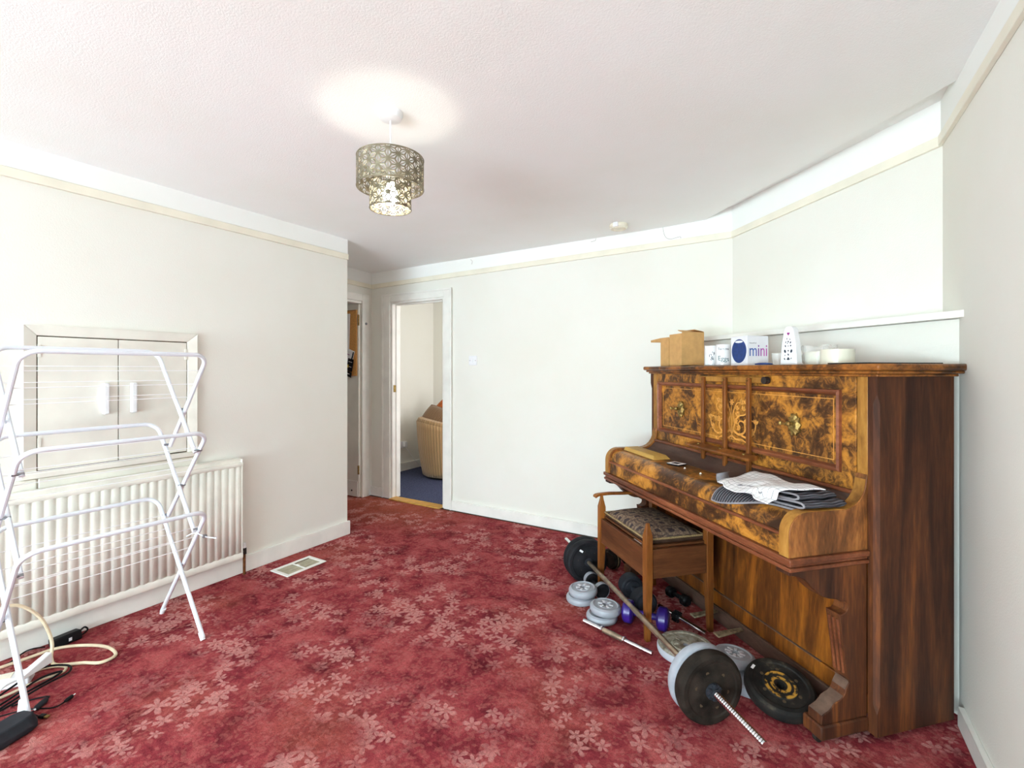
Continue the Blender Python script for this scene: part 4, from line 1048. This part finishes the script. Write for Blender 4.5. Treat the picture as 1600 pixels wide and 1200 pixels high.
dumbbell('purple vinyl dumbbell lying across the stool foot', pw(.965, -.468, .0565), pw(.818, -.296, .0565), .056, .055, 'purple')
dumbbell('dark slim dumbbell lying against the piano plinth under the stool', pw(1.16, -.085, .031), pw(1.0, -.06, .031), .03, .05, 'black', hr=.011)
# steel rods
rdp = [pw(1.0, -.645, .0135), pw(.66, -.475, .0135)]
A, B = Vector((-.945, 2.305, .014)), Vector((-.568, 2.195, .014)); d = B-A; L = d.length
rod = thing('dumbbell_bar', 'silver dumbbell rod with two collars alone on the open carpet', 'dumbbell bar', A); rod.rotation_mode = 'QUATERNION'; rod.rotation_quaternion = d.normalized().to_track_quat('X', 'Z')
def screwed(x0, x1, r): 
    n = int((x1-x0)/.0035); return [(x0+(x1-x0)*i/n, 0, 0) for i in range(n+1)], [r if i % 2 else r-.0012 for i in range(n+1)]
for a, b in ((0, L*.3), (L*.62, L)):
    p_, r_ = screwed(a, b, .011); MB().tube(p_, r_, 12).build('thread', 'chrome', rod)
MB().tube([(L*.28, 0, 0), (L*.46, 0, 0), (L*.64, 0, 0)], [.0115, .0135, .0115], 14).build('grip', 'steel', rod)
for x in (L*.29, L*.62): MB().tube([(x-.008, 0, 0), (x-.004, 0, 0), (x+.004, 0, 0), (x+.008, 0, 0)], [.012, .0165, .0165, .012], 16).build('collar', 'chrome', rod)
A, B = Vector(pw(.835, -.20, .022)), Vector(pw(.765, -.122-.05, .016)); 
A, B = Vector((-.548, 2.566, .030)), Vector((-.385, 2.492, .014)); d = B-A; L = d.length
rod = thing('dumbbell_bar', 'shiny chrome dumbbell bar with black star nut by the stool leg', 'dumbbell bar', A); rod.rotation_mode = 'QUATERNION'; rod.rotation_quaternion = d.normalized().to_track_quat('X', 'Z')
MB().tube([(-.10, 0, .0), (L, 0, 0)], .0125, 16).build('bar', 'chrome', rod)
nut = MB().tube([(-.01, 0, 0), (.0, 0, 0), (.022, 0, 0), (.03, 0, 0)], [.02, .024, .024, .018], 12).build('star_nut', 'black', rod)
for k in range(6): MB().box(-.002, .024, -.005, .005, .018, .03).build('lug', 'black', rod, rot=(k*PI/3, 0, 0), bevel=.002)

# ------------------------------------------------------------------ things on the piano lid (top at z = 1.322)
LZ = 1.3225
PR = -PI/4
# open cardboard carton; x to the near end, y to the back
ca = thing('cardboard_carton', 'tall open brown cardboard carton on the far end of the piano lid', 'carton', pw(1.229, .05, LZ), PR)
t_ = .004
wx, wy, hz = .128, .155, .205
mb = MB(); mb.box(-wx, 0, 0, wy, 0, t_)
mb.box(-wx, 0, 0, t_, 0, hz-.008); mb.box(-t_, 0, t_, wy, 0, hz); mb.box(-wx, -t_, wy-t_, wy, 0, hz+.004); mb.box(-wx, -wx+t_, t_, wy-t_, 0, hz-.02)
mb.build('body', 'carton', ca, bevel=.001)
MB().hexa([(-t_, 0, hz), (0, 0, hz), (0, wy, hz), (-t_, wy, hz), (-.055, .01, hz+.012), (-.05, .01, hz+.016), (-.05, wy-.012, hz+.012), (-.055, wy-.012, hz+.008)]).build('flap', 'carton', ca)
MB().hexa([(-wx, wy-.004, hz+.004), (0, wy-.004, hz+.004), (0, wy, hz+.004), (-wx, wy, hz+.004), (-wx+.01, wy-.06, hz+.014), (-.01, wy-.06, hz+.014), (-.01, wy-.06, hz+.018), (-wx+.01, wy-.06, hz+.018)]).build('flap', 'carton', ca)
cb_ = thing('cardboard_carton', 'smaller brown carton with one flap sticking out, beside the tall carton', 'carton', pw(1.372, .055, LZ), PR)
wx, wy, hz = .095, .12, .187
mb = MB(); mb.box(-wx, 0, 0, wy, 0, t_); mb.box(-wx, 0, 0, t_, 0, hz-.004); mb.box(-t_, 0, t_, wy, 0, hz-.025); mb.box(-wx, -t_, wy-t_, wy, 0, hz); mb.box(-wx, -wx+t_, t_, wy-t_, 0, hz-.015)
mb.build('body', 'carton', cb_, bevel=.001)
MB().hexa([(-wx, .0, hz-.03), (-wx, .0, hz-.004), (-wx, .1, hz-.004), (-wx, .1, hz-.03), (-wx-.12, .0, hz-.026), (-wx-.12, .0, hz-.012), (-wx-.12, .1, hz-.012), (-wx-.12, .1, hz-.026)]).build('flap', 'carton', cb_)
lf = thing('leaflet', 'dark folded leaflet trapped under the tall cardboard carton edge', 'leaflet', pw(1.13, .02, LZ), PR)
MB().grid(lambda u, v: ((u-.5)*.15, -.0+.05*v, .001+.004*math.sin(PI*u)), 8, 2).build('sheet', 'charcoal', lf, solid=.001)
# mugs
def mug(lab, s, q, r, h, rot):
    o = thing('mug', lab, 'mug', pw(s, q, LZ), rot)
    MB().lathe([(0, 0), (r-.004, 0), (r, .004), (r, h), (r-.002, h+.001), (r-.004, h), (r-.004, .006), (0, .005)], 36).build('body', 'ceramic', o)
    MB().tube(catmull([(0, r-.001, h*.78), (0, r+.02, h*.80), (0, r+.028, h*.5), (0, r+.018, h*.24), (0, r-.001, h*.26)], 5), .0045, 8).build('handle', 'ceramic', o)
    return o
def wrap_text(o, s, size, z, r, a0, mat, slant=0, name='lettering', extr=.0003):
    me = text_mesh(s, size, extr, 'CENTER')
    for v in me.vertices:
        x, y, d_ = v.co; y += slant*x; a = a0+x/r; rr = r+.0004+d_
        v.co = (rr*math.sin(a), -rr*math.cos(a), z+y)
    return link_mesh(me, name, mat, o)
MR = .037
VA = math.radians(20)-PR+PI  # direction of the viewer side, turned into the mug's own frame below
m1 = mug('white mug with slanting blue writing next to the tall carton', 1.018, .10, MR, .110, 0)
m2 = mug('white mug with teal and black printing beside the white speaker box', .902, .085, MR, .112, 0)
vang = lambda s, q: math.atan2(pw(s, q, 0)[0], pw(s, q, 0)[1])     # bearing of the point seen from the room centre
a1, a2 = -vang(1.018, .10), -vang(.902, .085)
m1.rotation_euler = (0, 0, a1); m2.rotation_euler = (0, 0, a2)
wrap_text(m1, "n's", .030, .056, MR, .05, 'ink', .55); wrap_text(m1, '&', .030, .032, MR, .05, 'ink', .2)
wrap_text(m2, 'Tern ms', .017, .083, MR, .0, 'charcoal'); wrap_text(m2, 'Eggs', .034, .026, MR, .02, 'teal_ink', -.1)
# boxed speaker
bx = thing('speaker_box', 'white box printed with a blue round speaker and the word mini', 'box', pw(.694, .06, LZ), PR)
MB().box(-.118, 0, 0, .122, 0, .146).build('box', 'white_card', bx, bevel=.001)
mb = MB(); n = 40
mb.add([(-.059+.052*math.cos(2*PI*k/n), -.0006, .073+.061*math.sin(2*PI*k/n)*(1 if math.sin(2*PI*k/n) < 0 else .96)) for k in range(n)], [tuple(range(n))])
mb.build('speaker_print', 'blue', bx, fix=False)
MB().add([(-.059+.028*math.cos(2*PI*k/n), -.0009, .1185+.006*math.sin(2*PI*k/n)) for k in range(n)], [tuple(range(n))]).build('speaker_top_print', 'white_card', bx, fix=False)
me = text_mesh('mini', .085, .0003)
wm = max(v.co.x for v in me.vertices)
for v in me.vertices: v.co.x *= 0.106/wm
o = link_mesh(me, 'lettering', 'gradient', bx); o.location = (.0004, .008, .046); o.rotation_euler = (PI/2, 0, PI/2)
me = text_mesh('HomePod', .010, .0002)
o = link_mesh(me, 'lettering', 'grey_metal', bx); o.location = (.0004, .010, .107); o.rotation_euler = (PI/2, 0, PI/2)
bl = thing('cloth_strip', 'small flat navy blue fabric pouch lying before the white box', 'pouch', pw(.545, .02, LZ), PR)
MB().grid(lambda u, v: ((u-.5)*.075, (v-.5)*.03, .004+.004*math.sin(PI*v)*(1-abs(2*u-1)**4)), 12, 8).build('fabric', 'blue', bl, solid=.006)
gl = thing('plastic_tub', 'little clear plastic tub between the white box and tapered holder', 'tub', pw(.655, .20, LZ), 0)
MB().lathe([(0, 0), (.022, 0), (.026, .058), (.028, .06), (.025, .059), (.0205, .003), (0, .003)], 24).build('wall', 'film', gl)
# tapered pierced holder
tw = thing('tapered_holder', 'tall white tapered plastic holder pierced with small dark shapes', 'holder', pw(.447, .062, LZ), PR+.12)
H_ = .168
prof = [(-.046, 0), (.038, 0), (.028, H_*.6), (.020, H_*.93), (.010, H_), (-.016, H_), (-.026, H_*.93), (-.036, H_*.55)]
prof = [(-.042, 0), (.042, 0), (.034, H_*.55), (.022, H_*.92), (.012, H_), (-.012, H_), (-.022, H_*.92), (-.034, H_*.55)]
MB().prism(prof, lambda p, y: (p[0], y, p[1]), 0, .034).build('body', 'white_plastic', tw, bevel=.003)
mb = MB()
def spot(x, z, w_, h_, a=0):
    n = 8; mb.add([(x+w_*math.cos(2*PI*k/n)*math.cos(a)-h_*math.sin(2*PI*k/n)*math.sin(a), -.0005, z+w_*math.cos(2*PI*k/n)*math.sin(a)+h_*math.sin(2*PI*k/n)*math.cos(a)) for k in range(n)], [tuple(range(n))])
for x, z, w_, h_, a in ((-.006, .115, .002, .004, 0), (.008, .112, .002, .004, .4), (-.012, .100, .002, .005, -.4), (0, .102, .003, .004, .3), (.011, .098, .003, .005, -.5), (-.004, .095, .003, .002, .3),
                        (-.014, .083, .003, .005, .3), (0, .083, .002, .003, 0), (.012, .084, .003, .004, -.6), (-.016, .060, .005, .008, .3), (0, .062, .003, .004, 0), (.015, .060, .005, .008, -.3),
                        (-.016, .042, .002, .003, 0), (0, .045, .003, .005, .4), (-.018, .026, .003, .005, .6), (0, .025, .008, .004, 0), (0, .029, .004, .005, 0), (.014, .028, .002, .004, -.6)):
    spot(x, z, w_, h_, a)
o = mb.build('cutouts', 'ink', tw, fix=False); o['kind'] = 'stuff'
mb = MB(); spot(-.0022, .138, .0042, .005, .5); spot(.0028, .138, .0042, .005, -.5); spot(.0003, .1335, .003, .004, 0); mb.build('heart', 'magenta', tw, fix=False)
# tape rolls
def roll_(lab, s, q, r, h, mat):
    o = thing('tape_roll', lab, 'tape roll', pw(s, q, LZ), 0)
    MB().lathe([(r-.017, .001), (r, .001), (r, h-.001), (r-.017, h-.001)], 48, close=True).build('tape', mat, o)
    MB().lathe([(r-.021, 0), (r-.0175, 0), (r-.0175, h), (r-.021, h)], 48, close=True).build('core', 'ivory_plastic', o); return o
roll_('unwrapped roll of clear packing tape, the one without crumpled film', .272, .135, .060, .062, 'tape')
r2 = roll_('roll of clear packing tape with crumpled clear film around it', .402, .180, .055, .058, 'tape')
rr = random.Random(4)
nz = [[rr.uniform(-1, 1) for _ in range(22)] for _ in range(7)]
MB().grid(lambda u, v: ((.060+.006*nz[int(v*6)][int(u*21) % 21]+.004*v)*math.cos(.3+2.6*PI*u*.62+2.2), (.060+.006*nz[int(v*6)][int(u*21) % 21]+.004*v)*math.sin(.3+2.6*PI*u*.62+2.2), .003+.078*v+.008*nz[int(v*6)][(int(u*21)+5) % 21]*v), 21, 6).build('crumpled_film', 'film', r2, fix=False, angle=15, solid=.0004)
fo = thing('folder', 'thin black sheet lying flat on the near end of the piano lid', 'folder', pw(.10, .18, LZ), PR)
MB().box(-.085, .085, -.19, .15, 0, .004).build('sheet', 'black', fo, bevel=.001)

# ------------------------------------------------------------------ things on the fallboard
FZ = .8035
ob = thing('wood_offcut', 'pale old wooden board lying on the far end of the closed keyboard lid', 'board', pw(1.233, -.185, FZ+.001), PR)
mb = MB(); a, b, h_ = .178, .052, .02
mb.hexa([(-a, -b, 0), (a, -b, 0), (a, b, 0), (-a, b, 0), (-a+.002, -b+.012, h_), (a-.03, -b+.014, h_), (a-.03, b-.012, h_), (-a+.002, b-.006, h_)])
mb.build('board', 'old_board', ob, bevel=.002)
cd = thing('card_case', 'small square photo card in a black sleeve on the keyboard lid', 'card', pw(.922, -.185, FZ), PR+.35)
MB().box(-.038, .038, -.032, .032, 0, .007).build('sleeve', 'black', cd, bevel=.001)
MB().box(-.037, .037, -.031, .031, .007, .0078).build('card', 'paper', cd); MB().box(-.022, .018, -.018, .018, .0078, .0083).build('photo', 'charcoal', cd)
for i, (s_, q_, lab) in enumerate(((.827, -.20, 'tiny white crumb on the keyboard lid close to the photo card'), (.70, -.20, 'tiny white crumb on the keyboard lid below the music desk'))):
    o = thing('crumb', lab, 'crumb', pw(s_, q_, FZ)); MB().add([(-.005, -.004, 0), (.006, -.003, 0), (.003, .005, 0), (-.001, .001, .006), (.004, -.001, .005)], [(2, 1, 0), (0, 1, 4, 3), (1, 2, 4), (2, 0, 3), (2, 3, 4)]).build('flake', 'crumb', o)
# folded grey towel: a bottom layer that hangs over the rounded front, two folds on top of it
gt = thing('grey_towel', 'folded ribbed grey towel lying under the white check cloth', 'towel', pw(.27, -.2, .80), PR)
def GT(s, q, z): return (.27-s, q+.2, z-.80)
PRF = [Vector((q, z, 0)) for q, z in [(-.04, .826), (-.09, .812), (-.118, .8085), (-.16, .8085)]+[(p[0]-.0065*math.cos(PI-math.radians(a)) if 0 else p[0]+.0065*math.cos(math.radians(a)), p[1]+.0065*math.sin(math.radians(a))) for p, a in zip(reversed(arc(-.258, .736, .066, 178, 90, 10)), [90+8.8*i for i in range(11)])]+[(-.3415, .742), (-.3425, .70)]]
LEN = [0]
for i in range(1, len(PRF)): LEN.append(LEN[-1]+(PRF[i]-PRF[i-1]).length)
def along(d):
    for i in range(1, len(PRF)):
        if d <= LEN[i]:
            t = (d-LEN[i-1])/(LEN[i]-LEN[i-1]); p = PRF[i-1].lerp(PRF[i], t); return p.x, p.y
    return PRF[-1].x, PRF[-1].y
def bottom_layer(u, v):
    s_ = .445-.385*u; d = .02+(.222+.092*sstep((s_-.08)/.34)-.02)*v
    q, z = along(d); return GT(s_, q, z+.001*math.sin(40*s_))
MB().grid(bottom_layer, 30, 26).build('bottom_layer', 'towel', gt, solid=.006, fix=False)
MB().tube([bottom_layer(0, 1-i/26) for i in range(14)][::-1]+[bottom_layer(i/30, 1) for i in range(31)], .0042, 6).build('hem', 'towel_edge', gt)
path = [(.43, .004), (.25, .005), (.12, .006), (.062, .008), (.046, .015), (.060, .023), (.12, .022), (.25, .016), (.40, .010), (.25, .021), (.14, .028), (.092, .030), (.076, .038), (.092, .046), (.15, .044), (.25, .034), (.40, .016)]
pth = [(p.x, p.y) for p in catmull([(a, b, 0) for a, b in path], 6)]; NP = len(pth)
def fold(u, v):
    s_, h_ = pth[min(int(u*(NP-1)+.5), NP-1)]
    q0 = -.262-.012*sstep((s_-.1)/.2)+.35*max(0, h_-.018); q1 = -.075-.4*h_
    q = q0+(q1-q0)*v; return GT(s_+.004*math.sin(9*v), q, topz(q)+.011+h_+.0015*math.sin(14*v+s_*30))
MB().grid(fold, NP-1, 12).build('folded_layers', 'towel', gt, solid=.006, fix=False)
MB().tube([fold(i/(NP-1), 0) for i in range(NP)], .0038, 6).build('hem', 'towel_edge', gt)
tb_ = catmull([GT(.44, -.275, .822), GT(.475, -.265, .812), GT(.505, -.255, .815), GT(.525, -.245, .828), GT(.528, -.24, .842)], 5)
vs = []
for p in tb_: vs += [p, p+Vector((-.01, .07, .004))]
MB().add(vs, [(2*i, 2*i+1, 2*i+3, 2*i+2) for i in range(len(tb_)-1)]).build('curled_corner', 'towel_edge', gt, solid=.004, fix=False)
# white checked cloth laid loosely over it
wc = thing('check_cloth', 'white cloth with thin dark check lines draped over the grey towel', 'cloth', pw(.35, -.18, .80), PR)
CA, CB, CC, CD = (.442, -.312, .829), (.525, -.045, .842), (.060, -.150, .872), (.125, -.330, .822)
def cloth(u, v):
    L = lambda k: (CA[k]*(1-u)+CD[k]*u)*(1-v)+(CB[k]*(1-u)+CC[k]*u)*v
    s_, q, z = L(0), L(1), L(2)
    z += .012*math.sin(PI*v)*math.sin(PI*min(1, u*1.1))*sstep(u*2)+.004*math.sin(13*u+4*v)*sstep(u*3)+.003*math.sin(9*v-6*u)
    q += (.010*math.sin(11*u+1)+.006*math.sin(23*u))*(1-v)**2
    s_ += .010*math.sin(9*v)*u
    floor_ = topz(max(min(q, -.004), -.30))+.016+.060*sstep((.42-s_)/.30)*sstep((-.05-q)/.05)
    if q < -.30: floor_ = .80
    return (.35-s_, q+.18, max(z, floor_)-.80)
MB().grid(cloth, 44, 32).build('fabric', 'check', wc, solid=.003, fix=False)

# ------------------------------------------------------------------ leads and adapters on the carpet by the airer
def cable(name, lab, pts, r, mat, cat='cable', group=None, k=7):
    c = Vector(pts[0]); o = thing(name, lab, cat, (c.x, c.y, 0))
    MB().tube(catmull([(p[0]-c.x, p[1]-c.y, p[2]) for p in pts], k), r, 8).build('lead', mat, o); return o
cable('extension_cable', 'thick cream extension cable looping out over the carpet and up the radiator', [(-2.93, .56, .27), (-2.93, .64, .28), (-2.93, .70, .268), (-2.93, .762, .197), (-2.925, .794, .116), (-2.91, .803, .053), (-2.872, .79, .009), (-2.79, .785, .008), (-2.71, .85, .008), (-2.645, .892, .008), (-2.66, .95, .008), (-2.77, .955, .008), (-2.88, .905, .008), (-2.955, .83, .008), (-2.965, .73, .009), (-2.975, .60, .009)], .0068, 'cream_cable')
cable('lead', 'cream lead making a small bend beside the white power strip', [(-2.70, .50, .008), (-2.70, .60, .008), (-2.69, .70, .020), (-2.70, .775, .008), (-2.745, .80, .006), (-2.80, .76, .006), (-2.82, .68, .006)], .005, 'cream_cable')
xs_ = thing('power_strip', 'white power strip half hidden behind the airer leg', 'power strip', (-2.80, .62, 0), -.5)
MB().box(-.035, .035, -.16, .09, .001, .04).build('body', 'white_plastic', xs_, bevel=.006)
for y in (-.11, -.05, .01): MB().box(-.024, .024, y-.02, y+.02, .04, .0425).build('socket_face', 'ivory_plastic', xs_, bevel=.001)
wf = thing('plug_adapter', 'white angular plug lying tilted over the power strip', 'plug', (-2.735, .70, .045), .5)
MB().hexa([(-.02, -.07, 0), (.02, -.07, 0), (.018, .06, 0), (-.018, .06, 0), (-.012, -.07, .012), (.012, -.07, .012), (.014, .06, .045), (-.014, .06, .045)]).build('body', 'white_plastic', wf, bevel=.004)
MB().tube(catmull([(0, -.07, .006), (0, -.12, .01), (.01, -.18, -.015), (.02, -.26, -.022)]), .004, 6).build('lead', 'white_plastic', wf)
ad = thing('power_adapter', 'black laptop power adapter tipped against the skirting board', 'adapter', (-2.985, .875, 0), .12)
MB().hexa([(-.03, -.055, .004), (.02, -.055, .002), (.02, .055, .002), (-.03, .055, .004), (-.038, -.055, .04), (.012, -.055, .045), (.012, .055, .045), (-.038, .055, .04)]).build('body', 'black', ad, bevel=.006)
MB().tube(catmull([(-.01, .055, .03), (-.01, .075, .04), (-.005, .085, .025), (-.01, .07, .01), (-.01, .056, .012)]), .004, 6).build('strain_relief', 'black', ad)
MB().box(.0205, .0215, .0, .012, .015, .03).build('label_sticker', 'white_card', ad)
cable('lead', 'thin black lead running along the skirting to the adapter', [(-2.99, .80, .02), (-2.985, .74, .035), (-2.98, .68, .012), (-2.975, .60, .006), (-2.97, .5, .005)], .003, 'black')
for i, (pts, lab) in enumerate((
    ([(-2.66, .52, .01), (-2.70, .62, .03), (-2.735, .72, .045), (-2.72, .80, .02), (-2.67, .79, .012), (-2.63, .70, .02), (-2.60, .60, .012), (-2.58, .5, .006)], 'black lead looped over the white power strip'),
    ([(-2.60, .50, .012), (-2.64, .60, .016), (-2.68, .70, .03), (-2.69, .77, .02), (-2.66, .74, .022), (-2.62, .64, .024), (-2.59, .54, .012)], 'second black lead bundled over the white plug'))):
    cable('lead', lab, pts, .0042, 'black')
jk = cable('charger_lead', 'black lead ending in a slim black plug on open carpet', [(-2.57, .55, .004), (-2.54, .61, .004), (-2.50, .648, .004), (-2.465, .672, .004), (-2.448, .69, .006), (-2.452, .715, .009)], .0026, 'black')
j = MB().tube([(0, 0, 0), (.008, 0, 0), (.03, 0, 0), (.034, 0, 0)], [.004, .0075, .0075, .004], 10).build('connector', 'black', jk, loc=(.119, .163, .010), rot=(0, 0, 2.1))
MB().tube([(.034, 0, 0), (.044, 0, 0)], .0028, 8).build('tip', 'chrome', j)
us = cable('usb_lead', 'black lead with a flat gold tipped plug pointing along the carpet', [(-2.52, .585, .004), (-2.50, .612, .004), (-2.468, .628, .005), (-2.435, .636, .006)], .0026, 'black')
j = MB().box(0, .022, -.008, .008, -.005, .005).build('connector', 'black', us, loc=(.086, .052, .0075), rot=(0, 0, .45), bevel=.002)
MB().box(.022, .036, -.006, .006, -.0025, .0025).build('gold_tip', 'brass', j)
cg = cable('charger_lead', 'black lead with a fat cigar shaped plug resting on carpet', [(-2.60, .60, .006), (-2.585, .65, .006), (-2.562, .685, .006), (-2.54, .692, .010), (-2.526, .68, .012)], .003, 'black')
j = MB().tube([(0, 0, 0), (.01, 0, 0), (.05, 0, 0), (.056, 0, 0)], [.007, .011, .0105, .006], 12).build('connector', 'charcoal', cg, loc=(.074, .081, .0115), rot=(0, 0, -.85))
MB().tube([(.056, 0, 0), (.066, 0, 0)], .0045, 8).build('tip', 'chrome', j)
wl = thing('plug_adapter', 'white rounded plug top standing behind the airer foot', 'plug', (-2.53, .615, 0), .9)
MB().tube([(0, 0, .003), (0, 0, .05)], [.016, .012], 14).build('body', 'white_plastic', wl, bevel=.003)
hb = thing('router_base', 'dark grey wedge shaped plastic box on carpet at the airer foot', 'device', (-2.395, .52, 0), .35)
poly = [(-.05, -.03), (.05, -.03), (.062, .0), (.062, .065), (.05, .085), (-.05, .085), (-.06, .06), (-.06, .0)]
mb = MB(); n = len(poly)
poly = [(-.055, -.14), (.055, -.14), (.06, .06), (.05, .085), (.03, .097), (-.03, .097), (-.05, .085), (-.06, .06)]
tops = [(p[0]*.62, p[1]*.93) for p in poly]
mb.add([(x, y, .004) for x, y in poly]+[(x, y, .024) for x, y in poly]+[(x, y, .05) for x, y in tops], [tuple(range(n-1, -1, -1))]+[(i, (i+1) % n, n+(i+1) % n, n+i) for i in range(n)]+[(n+i, n+(i+1) % n, 2*n+(i+1) % n, 2*n+i) for i in range(n)]+[tuple(2*n+i for i in range(n))])
mb.build('case', 'charcoal', hb, bevel=.004)
MB().box(-.05, .05, -.13, .06, 0, .004).build('foot_pad', 'black', hb)
